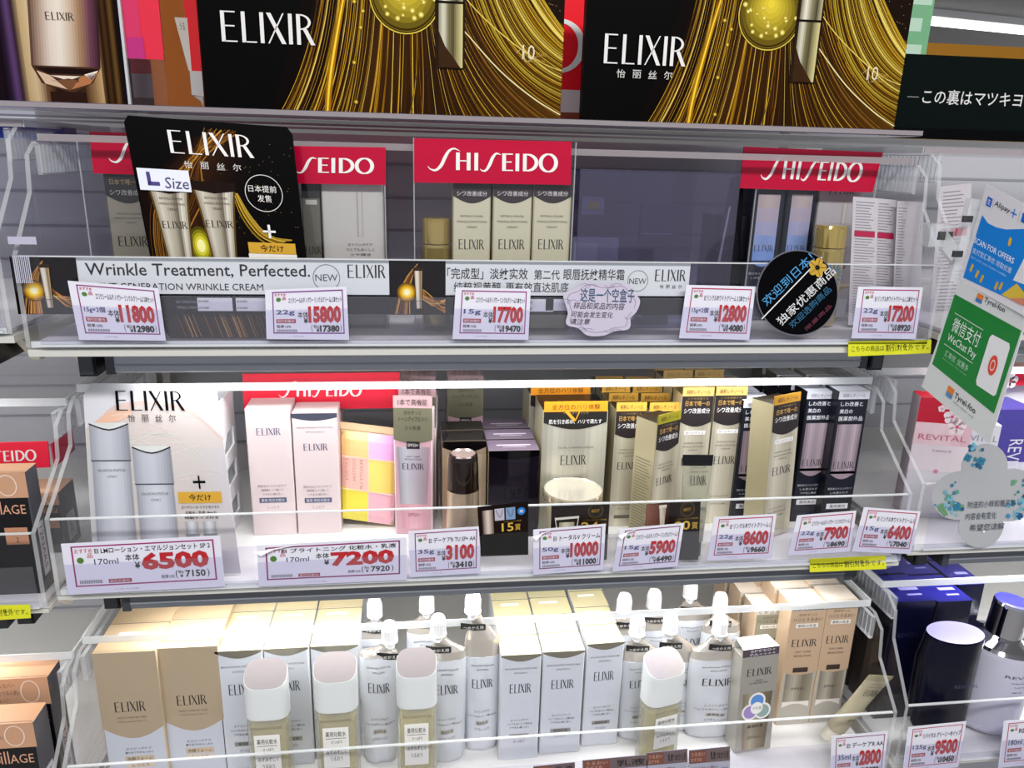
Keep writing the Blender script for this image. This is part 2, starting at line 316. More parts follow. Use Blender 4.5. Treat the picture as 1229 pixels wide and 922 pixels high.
for bay, (x0, x1) in BAYS.items():
    xc = (x0 + x1) / 2; w = x1 - x0
    for k, t in TIER.items():
        yl, zb = t['yl'], t['zb']
        dz = 0.0 if bay == 'middle' else {1: .012, 2: -.016 if bay == 'west' else .010, 3: -.02 if bay == 'west' else .004}[k]
        dy = 0.0 if bay == 'middle' else .004
        e = empty('metal_shelf', (xc, yl + dy, Z(zb + dz)), f'cream metal shelf board under the {TN[k]} tray, {BS[bay]}', 'shelf')
        bt = .0085 if k == 1 else .006
        m = MB(); m.box(-w / 2, w / 2, .004, YB - yl - dy, -bt, -.002, CREAM, 'M', top=C('ecebe6')); m.box(-w / 2, w / 2, .0015, .0038, -bt - .0003, -.0022, C('cfcec6'), 'M'); m.build('board', e)
        for s in (-1, 1):
            m = MB(); m.prismx([(.04, -bt), (YB - yl - dy - .001, -bt), (YB - yl - dy - .001, -.06), (.08, -.045)], -.004, .004, C('d8d4c2'), 'M'); m.build('bracket', e, (s * (w / 2 - .020), 0, 0))
            m = MB(); m.box(-.008, .008, .03, .10, -.036, -bt - .001, C('101114'), 'K'); m.box(-.006, .006, .026, .03, -.033, -.014, C('3a3d42'), 'K'); m.build('bracket_clip', e, (s * (w / 2 - .038), 0, 0))
        if k < 3:
            lab = {1: 'grey lamp housing under the upper shelf', 2: 'grey lamp housing under the second shelf'}[k] + ', ' + BS[bay]
            l = empty('shelf_light', (xc, yl + dy + (.032 if k == 1 else .014), Z(zb + dz) - bt - .0005), lab, 'shelf light')
            m = MB(); hb = -.023 if k == 1 else -.0205; m.prismx([(0, 0), (0, hb), (.003, hb - .002), (.008, hb - .002), (.008, hb + .006), (.040, hb + .006), (.044, 0)], -w / 2 + .062, w / 2 - .055, C('9ea2ab') if k == 1 else C('62666c'), 'M'); m.prismx([(-.001, hb + .007), (-.001, hb + .0055), (-.0001, hb + .0055), (-.0001, hb + .007)], -w / 2 + .062, w / 2 - .055, C('8a8e96'), 'M'); m.build('housing', l)
            for s in (-1, 1):
                m = MB(); m.box(-.004, .004, -.0008, .045, hb - .0025, -.0002, C('3b3d44'), 'K'); m.build('end_cap', l, (s * w / 2 + (.058 if s < 0 else -.051), 0, 0))
            m = MB(); m.box(-w / 2 + .07, w / 2 - .065, .010, .036, hb + .004, hb + .0058, WHITE, 'I'); m.build('diffuser', l)
            area('lamp', (0, .024, hb - .004), w - .15, .024, (LED_E if k == 1 else LED2_E), (math.radians(12), 0, 0), (1, .985, .96) if k == 2 else (1, .99, .98), l)
        # clear tray standing on the shelf
        zl = t['zl'] - zb; dp = .30
        e = empty('acrylic_tray', (xc, yl + dy, Z(zb + dz)), f'clear acrylic tray on the {TN[k]} shelf, {BS[bay]}', 'tray')
        m = MB(); m.box(-w / 2 + .0045, w / 2 - .0045, 0, .003, .0062, zl - .0014, WHITE, 'A'); m.box(-w / 2 + .0045, w / 2 - .0045, 0, .003, zl - .0012, zl, WHITE, 'E'); m.box(-w / 2 + .0045, w / 2 - .0045, -.0003, .004, .0002, .006, WHITE, 'E'); m.build('front_lip', e)
        m = MB(); m.box(-w / 2 + .0045, w / 2 - .0045, .0045, dp, .0002, .003, C('eeeeec'), 'K'); m.build('tray_floor', e)
        m = MB(); m.box(-w / 2 + .014, w / 2 - .006, -.0035, -.0025, .004, zl * .58, WHITE, 'V'); m.box(-w / 2 + .014, w / 2 - .006, -.0035, -.0005, .0015, .0036, WHITE, 'E'); m.build('label_channel', e)
        hp = t['zp'] - zb - .004 + (.018 if bay == 'east' and k == 3 else 0); yp = t['yp'] - yl
        side = [(0, .0002), (0, zl), (yp - .035, hp - .045), (yp - .03, hp - .012), (yp - .012, hp), (dp, hp), (dp, .0002)]
        for s in (-1, 1):
            x = s * (w / 2 - .002)
            m = MB(); m.prismx(side, x - .002, x + .002, WHITE, 'A', WHITE, 'H'); m.build('side_panel', e)
            m = MB(); xx = s * (w / 2 - .0072)
            m.box(xx - .002, xx + .002, yp - .02, dp - .02, hp - .030, hp - .0288, WHITE, 'H'); m.box(xx - .002, xx + .002, yp - .02, dp - .02, hp - .0022, hp - .001, WHITE, 'H')
            for q in range(30):
                yy = yp - .02 + q * .0078
                m.box(xx - .0026, xx + .0026, yy, yy + .0016, hp - .0285, hp - .0025, WHITE, 'A', ms='H')
            m.build('comb_strip', e)
        # cover plate lying on the sides of the tray
        m = MB(); th = .0065 if k == 1 else .0085; m.box(-w / 2 + .002, w / 2 - .002, .0008, dp - yp, .0001, th - .0002, WHITE, 'A'); m.box(-w / 2 + .001, w / 2 - .001, -.0005, .0006, 0, th, WHITE, 'F' if k == 1 else 'E'); m.box(-w / 2, -w / 2 + .0018, .0008, dp - yp, 0, th, WHITE, 'E'); m.box(w / 2 - .0018, w / 2, .0008, dp - yp, 0, th, WHITE, 'E')
        tag(m.build('acrylic_cover_plate', None, (xc, yl + dy + yp, Z(zb + dz) + hp + .0005)), f'clear plate with bright edge over the {TN[k]} tray, {BS[bay]}', 'plate')
# upper clear platform carrying the header posters
e = empty('acrylic_platform', (.088, .80, Z(.029)), 'long clear acrylic platform the gold header posters stand on', 'plate')
m = MB(); m.box(-.66, .445, .0006, .30, 0, .006, WHITE, 'D'); m.box(-.66, .445, -.0006, .0004, .001, .0055, C('c9b9b4'), 'F'); m.build('deck', e)
for x in (-.44, .44): m = MB(); m.box(x - .002, x + .002, .02, .30, -.0205, 0, WHITE, 'A'); m.build('support', e)
# ------------------------------------------------------------------ header posters
GOLD = [C(h) for h in ('b8860f', 'd9b23a', '8a5a10', '5e3a0c', 'e6cf6a', '3d2408', 'c79a22', 'a8752a')]
def bez(p0, p1, p2, n=14): return [tuple((1 - t) ** 2 * p0[j] + 2 * t * (1 - t) * p1[j] + t * t * p2[j] for j in (0, 1)) for t in [k / n for k in range(n + 1)]]
def strands(m, seed):
    r = random.Random(seed)
    for i in range(250):                     # a fan of light trails: thin bands that sweep down and out to the right
        q = r.random()
        if q < .42:
            a = q / .42; p0 = (.33 + .26 * a, 1.3); p2 = (.20 + .40 * a + r.uniform(-.01, .01), -.0); p1 = (p0[0] - .02 + .02 * a, .55)
        else:
            a = (q - .42) / .58; p0 = (.57 + .30 * a, 1.3 - .0 * a)
            L = a * 1.20
            p2 = (.56 + L, 0) if L < .44 else (1.0, (L - .44) * 1.0)
            p1 = (p0[0] + .03 + .04 * a, max(.42, p2[1] + .16) + .06 * a)
        g = r.choice(GOLD + [C('2a1604'), C('4a2c0a'), C('6e470e'), C('3a2006')]) if q < .72 else r.choice([GOLD[1], GOLD[0], GOLD[4], GOLD[6], C('9a8420'), C('7a5a10'), C('c8b040')])
        w0 = r.choice([.0006, .0009, .0013, .0018, .0028]) * (1.5 if q > .7 else .9)
        pts = [(min(p[0], .9995), max(p[1], .0005)) for p in bez(p0, p1, p2)]
        m.line(pts, [w0 * (.6 + .8 * k / len(pts)) for k in range(len(pts))], g, 'B', -.0003 - .00001 * (i % 12), 0)
def gold_poster(name, u0, u1, v_bl, v_br, Y, lab, chinese):
    bl, br = at(u0, v_bl, Y), at(u1, v_br, Y); bl.z = br.z = Z(.0355)
    w = (br - bl).length; h = .1175                     # design unit: the part of the sheet nearest its foot
    fn, foot = quadmap(bl + Vector((0, 0, h)), br + Vector((0, 0, h)), br, bl)
    e = empty(name, foot, lab, 'poster', 'gold and black header posters')
    asp = w / h
    m = MB(fn); m.box(0, 1, 0, .012, 0, 1.35, C('050505'), 'B', side=C('1a1512'))
    m.grad(lambda z: .18 + .10 * z, lambda z: 1.0, 0, 1.35, [C('060404'), C('1a0d04'), C('3c2208'), C('2a1606'), C('321c08'), C('4a2c0a'), C('55360c')], 'B', -.0001, 8, 20)
    m.poly([(.80, 1.35), (1, 1.35), (1, .80), (.92, .90), (.84, 1.10)], C('1a0f08'), 'B', -.00015)
    strands(m, 3)
    m.line([(.42, 1.3), (.385, .91), (.352, .45), (.338, .2), (.331, 0)], [.010, .013, .017, .018, .016], C('a8700e'), 'B', -.00055)
    m.line([(.42, 1.3), (.385, .91), (.352, .45), (.338, .2), (.331, 0)], [.003, .004, .006, .006, .005], C('f2d23c'), 'B', -.0006)
    m.line([(.64, .95), (.72, .70), (.82, .40), (.92, .18), (.999, .05)], [.003, .004, .005, .006, .007], C('e8dca0'), 'B', -.0006)
    m.line([(.68, 1.1), (.76, .85), (.86, .62), (.94, .48), (.999, .42)], [.003, .004, .005, .005, .006], C('e0c860'), 'B', -.0006)
    r = random.Random(5)
    for i in range(60): m.disc(r.uniform(.84, .99), r.uniform(.90, 1.3), .0010, .0010 * asp, C('c8a86a'), 'B', -.0007, 6)
    bx, bz, br_ = .553, .965, .098           # glass bead in the print
    for k in range(9):
        q = 1 - k / 9; m.disc(bx, bz + .10 * (1 - q), br_ * q, br_ * asp * q, tuple(C('3a2a06')[j] * q + C('f2d840')[j] * (1 - q) for j in range(3)), 'B', -.0008 - .00002 * k, 40)
    m.ring(bx, bz, br_, br_ * asp, .003, C('d8c04a'), 'B', -.0011, 40, .010); m.ring(bx, bz, br_ * .93, br_ * asp * .93, .0015, C('8a7420'), 'B', -.0011, 40, .005)
    for i in range(26):
        a, q = r.uniform(0, 6.28), r.uniform(.2, .85); s_ = r.uniform(.003, .008)
        m.disc(bx + br_ * q * math.cos(a), bz + br_ * asp * q * math.sin(a), s_, s_ * asp, C('cdb84a'), 'B', -.0012, 12); m.disc(bx + br_ * q * math.cos(a), bz + br_ * asp * q * math.sin(a), s_ * .5, s_ * asp * .5, C('fff2a0'), 'B', -.0013, 10)
    for x, z in ((.437, .83), (.415, .90), (.43, .70), (.41, .42), (.412, .10)):
        m.disc(x, z, .006, .006 * asp, C('9a7a1a'), 'B', -.0012, 14); m.disc(x, z, .003, .003 * asp, C('efd65a'), 'B', -.0013, 10)
    xa, xb = .645, .712                      # tube with bevelled cap in the print
    m.grad(lambda z: xa - .010, lambda z: xb + .006, .40, 1.35, [C('2a1e10'), C('15100a'), C('15100a'), C('2a1e10')], 'B', -.0014, 2, 6)
    m.grad(lambda z: xa, lambda z: xb, .94, 1.35, [C('6a6450'), C('e4dfc8'), C('8a8266'), C('4a4430'), C('b8b08a')], 'B', -.0015, 2, 14)
    m.grad(lambda z: xa, lambda z: xb, .41, .92, [C('8a866e'), C('d6d2ba'), C('77704e'), C('4f4930'), C('a49a6a'), C('d4ca90')], 'B', -.0016, 2, 14)
    m.poly([(xa, .41), (xb - .006, .41), (xa + .044, .48), (xa + .018, .58), (xa, .70)], C('3a2412'), 'B', -.0017)
    m.rect(xa - .010, xb + .006, .92, .94, C('14100a'), 'B', -.0017)
    z0, z1 = (.50, .745) if chinese else (.542, .78)
    m.logo('E', .058, .306, z0, z1 - z0, C('e8e6e2'), 'B', -.002)
    if chinese:
        for i, ch in enumerate('怡丽丝尔'): m.text(ch, .099 + i * .048, .125 + i * .048, .385, .455, C('e0ded8'), 'B', -.002)
    z = .45 if chinese else .50
    m.text('10', .882, .918, z, z + .12, C('e8d9b0'), 'B', -.002); m.text('YEARS', .922, .952, z + .03, z + .06, C('c09a40'), 'B', -.002); m.text('RETINOL', .90, .95, z - .02, z + .0, C('c09a40'), 'B', -.002); m.line([(.865, z + .05), (.885, z + .09), (.892, z - .02), (.925, z + .03)], .0012, C('e8d9b0'), 'B', -.002)
    m.build('printed_board', e)
    m = MB(); m.box(-.05, .05, .012, .06, 0, .004, WHITE, 'A'); m.prismx([(.013, .004), (.016, .004), (.016, .05), (.013, .05)], -.05, .05, WHITE, 'A'); m.build('board_foot', e)
    return e
gold_poster('header_poster', 247, 672, 130, 148, .86, 'wide black and gold poster with only Latin lettering beside the red board', False)
gold_poster('header_poster', 697, 1071, 150, 163, .862, 'wide black and gold poster with small Chinese characters under its lettering', True)
# red company board standing behind the two posters
e = empty('header_board', (-.02, .96, Z(.0355)), 'bright red header board with white capital O between the gold posters', 'sign')
zz = lambda v: at(688, v, .96).z - Z(.0355)
m = MB(); m.box(-.30, .26, 0, .012, zz(108), .25, C('ff1a2c'), 'G'); m.box(-.30, .26, 0, .012, zz(135), zz(108), C('e8d6da'), 'P'); m.box(-.30, .26, 0, .012, 0, zz(135), C('8e3a12'), 'P')
p = at(672, 56, .96); m.ring(p.x + .02, zz(56), .030, .029, .0085, WHITE, 'G', -.0005, 48, .0045); m.logo('S', p.x - .36, p.x - .03, zz(82), zz(30) - zz(82), WHITE, 'G'); m.build('panel', e)
# photo poster of a faceted bottle
bl, br = at(-60, 125, .86), at(157, 129, .86); bl.z = br.z = Z(.0355)
fn, foot = quadmap(bl + Vector((0, 0, .235)), br + Vector((0, 0, .235)), br, bl)
e = empty('header_poster', foot, 'dark poster with a large pearly faceted bottle printed on it', 'poster')
m = MB(fn); m.box(0, 1, 0, .012, 0, 1, C('0c0608'), 'B', side=C('1a1512'))
cl = lambda a: (lambda z: a)
m.grad(cl(0), cl(.44), 0, 1, [C('0a0508')] * 8 + [C('14090c'), C('0a0508'), C('1a0e14'), C('12080e'), C('2a1a30'), C('5a3f6a'), C('2a1820'), C('9a8060')], 'B', -.0001, 1, 60)
m.grad(cl(.44), cl(.86), 0, 1, [C('b89c70'), C('cdb48a'), C('6a4a30'), C('2a180e'), C('20120a'), C('2c190e'), C('3a2414'), C('8a6a44'), C('c0a070')], 'B', -.0002, 1, 30)
m.grad(cl(.86), cl(1.), 0, 1, [C('6a4a2c'), C('1a0d06'), C('4a2e14'), C('1c0f07'), C('6c4e24'), C('20120a'), C('120a0c'), C('20264c')], 'B', -.0003, 1, 26)
m.grad(lambda z: .475 + .11 * max(0, z - .15), lambda z: .856 + .10 * max(0, z - .15), .15, 1, [C('4a2c1e'), C('a98f7c'), C('dacbbb'), C('e6dccd'), C('cdb9a2'), C('a07c5c'), C('6a3f50'), C('2e1a1c')], 'B', -.0004, 12, 26)
m.poly([(.475, .15), (.856, .15), (.804, .088), (.70, .05), (.66, .05), (.52, .082)], C('4a2e20'), 'B', -.0004)
m.poly([(.49, .143), (.845, .143), (.78, .120), (.56, .120)], C('1c0f0c'), 'B', -.0005)
for p, c in (([(.50, .13), (.57, .113), (.66, .06), (.54, .08)], 'd8b89a'), ([(.84, .13), (.74, .113), (.68, .06), (.79, .085)], 'b5764c'), ([(.57, .113), (.74, .113), (.67, .095)], 'e8d6c4'), ([(.61, .095), (.67, .103), (.73, .095), (.67, .055)], '7a4f34'), ([(.76, .12), (.84, .138), (.80, .10)], 'f4e6d8'), ([(.51, .115), (.55, .10), (.62, .085)], 'f0dcc8')): m.poly(p, C(c), 'B', -.0006)
m.rect(.56, .76, 0, .05, C('2a1710'), 'B', -.0005)
m.logo('E', .588, .742, .325, .030, C('4a3c34'), 'B', -.0008); m.build('printed_board', e)
# orange board with a tube picture and red edge, red glossy card in a clear stand
bl, br = at(186, 129, .90), at(246, 131, .90); bl.z = br.z = Z(.0355)
fn, foot = quadmap(bl + Vector((0, 0, .235)), br + Vector((0, 0, .235)), br, bl)
e = empty('header_poster', foot, 'narrow burnt orange poster with red edge and white tube picture', 'poster')
m = MB(fn); m.box(0, 1, 0, .004, 0, 1, C('b0600c'), 'P', side=C('803a08'))
m.rect(.76, 1, .165, 1, C('ff1826'), y=-.0003); m.poly([(.55, .38), (.80, .38), (.80, .165), (.74, .165)], C('e9e2d6'), y=-.0005); m.poly([(.76, .065), (1, .06), (1, .165), (.76, .165)], C('dedad6'), y=-.0006); m.poly([(.80, .06), (.98, .06), (.98, .01), (.93, .04)], C('c9c5c0'), y=-.0006)
m.text('うる', .64, .74, .33, .36, C('2f7a4a'), y=-.0008); m.build('printed_board', e)
bl, br = at(157, 128, .83), at(201, 130, .83); bl.z = br.z = Z(.0355)
fn, foot = quadmap(bl + Vector((0, 0, .235)), br + Vector((0, 0, .235)), br, bl)
e = empty('card_stand', foot, 'clear upright stand holding a glossy red card between two posters', 'card stand')
m = MB(fn); m.box(.0, 1, .004, .006, .18, 1, C('f01238'), 'G', side=C('c01030')); m.rect(.02, .45, .18, 1, C('e0205c'), 'G', .0035); m.rect(.05, .5, .18, .26, C('c8107a'), 'G', .003); m.build('red_card', e)
m = MB(fn); m.box(-.03, 1.03, 0, .002, 0, 1, WHITE, 'A'); m.box(-.05, .02, -.001, .003, 0, 1, WHITE, 'E'); m.build('clear_sleeve', e)
# black header board of the bay beyond
bl, br = at(1066, 163, .88), at(1330, 178, .88); bl.z = br.z = at(1066, 163, .88).z - .002
tl = at(1079, 64, .88); tl.x = bl.x; h = tl.z - bl.z
fn, foot = quadmap(bl + Vector((0, 0, h)), br + Vector((0, 0, h)), br, bl)
m = MB(fn); m.box(0, 1, 0, .02, 0, 1, C('060808'), 'B', side=C('b8860f')); m.rect(0, 1, .13, 1, C('0a1210'), 'B', -.0002)
m.rect(.055, .104, .495, .503, C('9a9a98'), y=-.0004); m.text('この裏はマツキヨラボ', .121, .680, .42, .60, C('dcdcda'), y=-.0004, bold=.004)
tag(m.build('header_board', None, foot), 'matte black header board with one line of white Japanese writing', 'sign')

# ------------------------------------------------------------------ cartons
def carton(name, lab, X, Y, zb, w, d, h, col, m='P', side=None, top=None, draw=None, group=None, rotz=0., lean=0., cat='box', topm=None):
    b = MB(); c = min(.0012, w * .03)
    fp = [(-w / 2 + c, 0), (w / 2 - c, 0), (w / 2, c), (w / 2, d - c), (w / 2 - c, d), (-w / 2 + c, d), (-w / 2, d - c), (-w / 2, c)]
    side = side or col; top = top or col; n = 8
    vs = [(x, y, 0) for x, y in fp] + [(x, y, h) for x, y in fp]
    b.add(vs, [(0, 1, 9, 8)], col, m)
    b.add(vs, [(i, (i + 1) % n, n + (i + 1) % n, n + i) for i in range(1, n)], side, m)
    b.add(vs, [range(7, -1, -1)], side, m); b.add(vs, [range(8, 16)], top, topm or m)
    k = [q * .62 for q in side]
    b.add([(-w / 2 + c, .0022, h + .0002), (w / 2 - c, .0022, h + .0002), (w / 2 - c, .0027, h + .0002), (-w / 2 + c, .0027, h + .0002)], [(0, 1, 2, 3)], tuple(k), 'P')
    if draw: draw(b, w, h, d)
    o = b.build(name, None, (X, Y, zb), (lean, 0, rotz)); tag(o, lab, cat, group)
    return o
def px_carton(u0, u1, vt, v, Y, zb):     # width, centre and height of a carton from where it shows
    X, w = span(u0, u1, v, Y); return X, w, at((u0 + u1) / 2, vt, Y).z - zb
def tiny(b, xc, z, w, lines, h, col, y=-.0003, gap=1.55):
    for i, (t, k) in enumerate(lines): b.text(t, xc - w * k / 2, xc + w * k / 2, z - i * h * gap, z - i * h * gap + h, col, 'P', y)
TXT = C('3c3836')
def header(parent, w, h, up, strip, band, ztop, zbot, sag, strip_h, words, wcol=WHITE, scol=C('3a2a08'), stext='純粋レチノール', d=.0006):
    b = MB(); zt = h + up
    b.arcdown(-w / 2, w / 2, zt, zbot, sag, band, 'P', -.0004); b.box(-w / 2, w / 2, -.0002, d, h * .9, zt, band, 'P', side=strip, top=strip, back=C('e8e4da'))
    b.rect(-w / 2, w / 2, zt - strip_h, zt, strip, 'P', -.0006); b.text(stext, -w * .38, w * .38, zt - strip_h * .8, zt - strip_h * .25, scol, 'P', -.0008)
    for t, k, z, hh, c in words: b.text(t, -w * k / 2, w * k / 2, z, z + hh, c or wcol, 'P', -.0008, .006)
    return b.build('header_card', parent)
T1z, T2z, T3z = Z(-.181) + .0034, Z(-.427) + .0034, Z(-.677) + .0034

# ================================================================== LOWEST SHELF
# two tall champagne and white boxes and the rows behind them
def d_gold(b, w, h, d):
    b.arcdown(-w / 2, w / 2, h, h * .44, h * .085, C('ad9c82'), 'G', -.0002); b.logo('E', -w * .26, w * .24, h * .56, h * .075, C('2c2622'))
    tiny(b, 0, h * .51, w, [('SKIN CARE BY AGE', .48), ('Cleansing Foam II', .46)], h * .012, C('6a5a48'), -.0005, 2.6)
    tiny(b, w * .04, h * .265, w, [('エイジングケア', .42), ('乗り出でやわもっちり', .46)], h * .018, TXT, -.0005, 1.7); b.rect(-w * .2, w * .28, h * .175, h * .215, C('c7b49a'), y=-.0004); b.text('洗顔フォーム', -w * .17, w * .25, h * .182, h * .208, TXT, y=-.0006)
    b.rect(-w * .2, w * .28, h * .125, h * .165, C('d6c6b0'), y=-.0004); b.text('しっとり', -w * .1, w * .18, h * .132, h * .158, TXT, y=-.0006)
    b.add([(-w * .25, d * .55, h + .0006), (w * .2, d * .55, h + .0006), (w * .2, d * .68, h + .0006), (-w * .25, d * .68, h + .0006)], [(0, 1, 2, 3)], C('fbfaf6'))
gs = 'champagne and white foam boxes on the lowest shelf'
for (u0, u1, vt, Y, lab) in ((109.5, 187, 783, .735, 'tall champagne and white foam box in front, beside the clear tray wall'), (187.5, 262, 777, .742, 'tall champagne and white foam box in front, next to the plain white boxes')):
    X, w, h = px_carton(u0, u1, vt, 785, Y, T3z)
    o = carton('cosmetic_carton', lab, X, Y, T3z, w - .001, .052, h, C('c4c9d2'), 'P', side=C('c9b597'), top=C('d6bd98'), draw=d_gold, group=gs, topm='P')
    for r_ in (1, 2): dup(o, (X, Y + .0535 * r_, T3z), 'champagne topped foam box, %s row, ' % ('second', 'third')[r_ - 1] + ('by the tray wall' if u0 < 150 else 'by the white boxes'), gs)
# plain white boxes
def d_white(small, b, w, h, d):
    b.arcdown(-w / 2, w / 2, h, h * .985, h * .048, C('8a8678'), 'N', -.0002)
    b.text('BALANCING MOISTURE', -w * .39, w * .39, h * .865, h * .88, C('6b6a6c'), y=-.0004); b.text(small, -w * .16, w * .16, h * .825, h * .84, C('6b6a6c'), y=-.0004)
    b.logo('E', -w * .27, w * .27, h * .645, h * .085, C('26262a'))
    tiny(b, 0, h * .375, w, [('エイジングケア', .46), ('つとてもおいしく輝き出', .64), ('ツヤある♪輝く花へ', .50)], h * .021, TXT, -.0005, 1.7)
    b.rect(-w * .25, w * .25, h * .215, h * .25, C('8f8d88'), y=-.0004); b.text('薬用乳液', -w * .17, w * .17, h * .22, h * .245, C('2a2a2a'), y=-.0006); b.text('さっぱり', -w * .14, w * .14, h * .165, h * .19, TXT, y=-.0005)
    b.add([(-w * .28, d * .62, h + .0006), (w * .2, d * .62, h + .0006), (w * .2, d * .76, h + .0006), (-w * .28, d * .76, h + .0006)], [(0, 1, 2, 3)], C('fdfdf8'))
import functools
gw = 'plain white boxes with grey writing on the lowest shelf'
WB = [(258.5, 316, 781, .742, 'behind the shortest walk of the first lotion bottle'), (317, 371.5, 778, .746, ''), (373, 431, 775, .752, ''),
      (601, 650, 786, .731, ''), (651, 701.5, 782, .736, ''), (703, 748, 772, .744, '')]
WS = ['next to the champagne boxes', 'second from the champagne boxes', 'beside the white pouches', 'of three, by the white pouches', 'of three, in the middle', 'of three, towards the pearl cap bottle']
WL = ['plain white box next to the champagne box, half behind the first lotion bottle', 'second plain white box from the champagne boxes, behind two lotion bottles', 'plain white box behind the second lotion bottle, beside the white pouches',
      'front white box of three beside the white spouted pouches', 'middle white box of the front three with gold lid faces', 'white box of the front three set slightly back, beside the pearl cap bottle']
for i, (u0, u1, vt, Y, _) in enumerate(WB):
    X, w, h = px_carton(u0, u1, vt, 800, Y, T3z)
    o = carton('cosmetic_carton', WL[i], X, Y, T3z, w - .0008, .036, h, C('ccd0d8'), 'P', side=C('d6d8dc'), top=C('cfc59a') if i > 2 else C('d8c9a0'), draw=functools.partial(d_white, 'LOTION I' if i < 3 else 'EMULSION I'), group=gw)
    if i == 5: o.rotation_euler = (0, 0, math.radians(2))
    for r_ in (1, 2, 3): dup(o, (X, Y + .0372 * r_, T3z), 'pale gold lid of a white box, row %d %s' % (r_ + 1, WS[i]), gw)

# lotion bottles with slanted pearl caps
def lotion_bottle(u0, u1, vt, vjoin, v, Y, lab, cx='clear', rotz=0.):
    X, w = span(u0, u1, v, Y); zt = at((u0 + u1) / 2, vt, Y + w * .5).z - T3z + .001; zj = at((u0 + u1) / 2, vjoin, Y).z - T3z
    e = empty('lotion_bottle', (X, Y + w * .32, T3z), lab, 'bottle', 'lotion tester bottles with slanted pearl caps', (0, 0, rotz))
    def ring(sx, sy, z, n=40, tilt=0.):
        out = []
        for i in range(n):
            a = 2 * math.pi * i / n; ca, sa = math.cos(a), math.sin(a)
            x = sx * math.copysign(abs(ca) ** .55, ca); y = sy * math.copysign(abs(sa) ** .75, sa)
            out.append((x, y, z + tilt * (y / sy) ))
        return out
    a, b = w / 2, w * .32
    m = MB(); m.loft([ring(a * .94, b * .94, 0), ring(a, b, .003), ring(a, b, zj - .006), ring(a * .96, b * .96, zj)], WHITE, 'Q'); m.build('glass_body', e)
    m = MB(); m.loft([ring(a * .80, b * .8, .008), ring(a * .86, b * .86, .012), ring(a * .86, b * .86, zj * .88), ring(a * .8, b * .8, zj * .90)], WHITE, 'L'); m.build('liquid', e)
    m = MB(); m.loft([ring(a * .98, b * .98, zj), ring(a, b, zj + .001), ring(a, b, zt - .020, tilt=.002), ring(a * .985, b * .985, zt - .010, tilt=.0085), ring(a * .95, b * .95, zt - .009, tilt=.0088)], C('dfe3e2'), 'K', c1=False)
    m.loft([ring(a * .955, b * .955, zt - .0088, tilt=.0088), ring(a * .5, b * .5, zt - .0088, tilt=.0088 * .5), ring(a * .02, b * .02, zt - .0088)], C('e2d8da'), 'N', c0=False); m.build('cap', e)
    m = MB(); lw = a * .62; zl = zj * .52
    yb = -b * 1.012
    m.rect(-lw, lw * .9, zj * .36, zj * .84, C('f0efe8'), y=yb); m.text('薬用化粧水', -lw * .8, lw * .7, zj * .735, zj * .795, TXT, y=yb - .0003); m.text('さっぱり', -lw * .4, lw * .4, zj * .655, zj * .69, TXT, y=yb - .0003)
    m.text('みずみずしく', -lw * .8, lw * .7, zj * .53, zj * .58, TXT, y=yb - .0003); m.text('うるおう', -lw * .5, lw * .4, zj * .45, zj * .50, TXT, y=yb - .0003); m.rect(-lw * .8, lw * .7, zj * .712, zj * .717, TXT, y=yb - .0003)
    m.build('front_label', e)
    m = MB(); m.text('BALANCING MOISTURE', -a * .7, a * .7, zj * .905, zj * .93, C('6a6550'), y=yb); m.build('print_line', e)
    return e
lotion_bottle(290, 344, 795, 866, 835, .690, 'yellowish lotion tester bottle in front of the first two plain white boxes')
lotion_bottle(374, 428, 787, 857, 825, .694, 'clear lotion tester bottle in front of the third white box')
lotion_bottle(475, 525, 782, 852, 820, .690, 'deep yellow lotion tester bottle standing before the white pouches')
lotion_bottle(776, 826, 782, 848, 820, .700, 'tester bottle with big pearl white cap and milky body', rotz=math.radians(14))

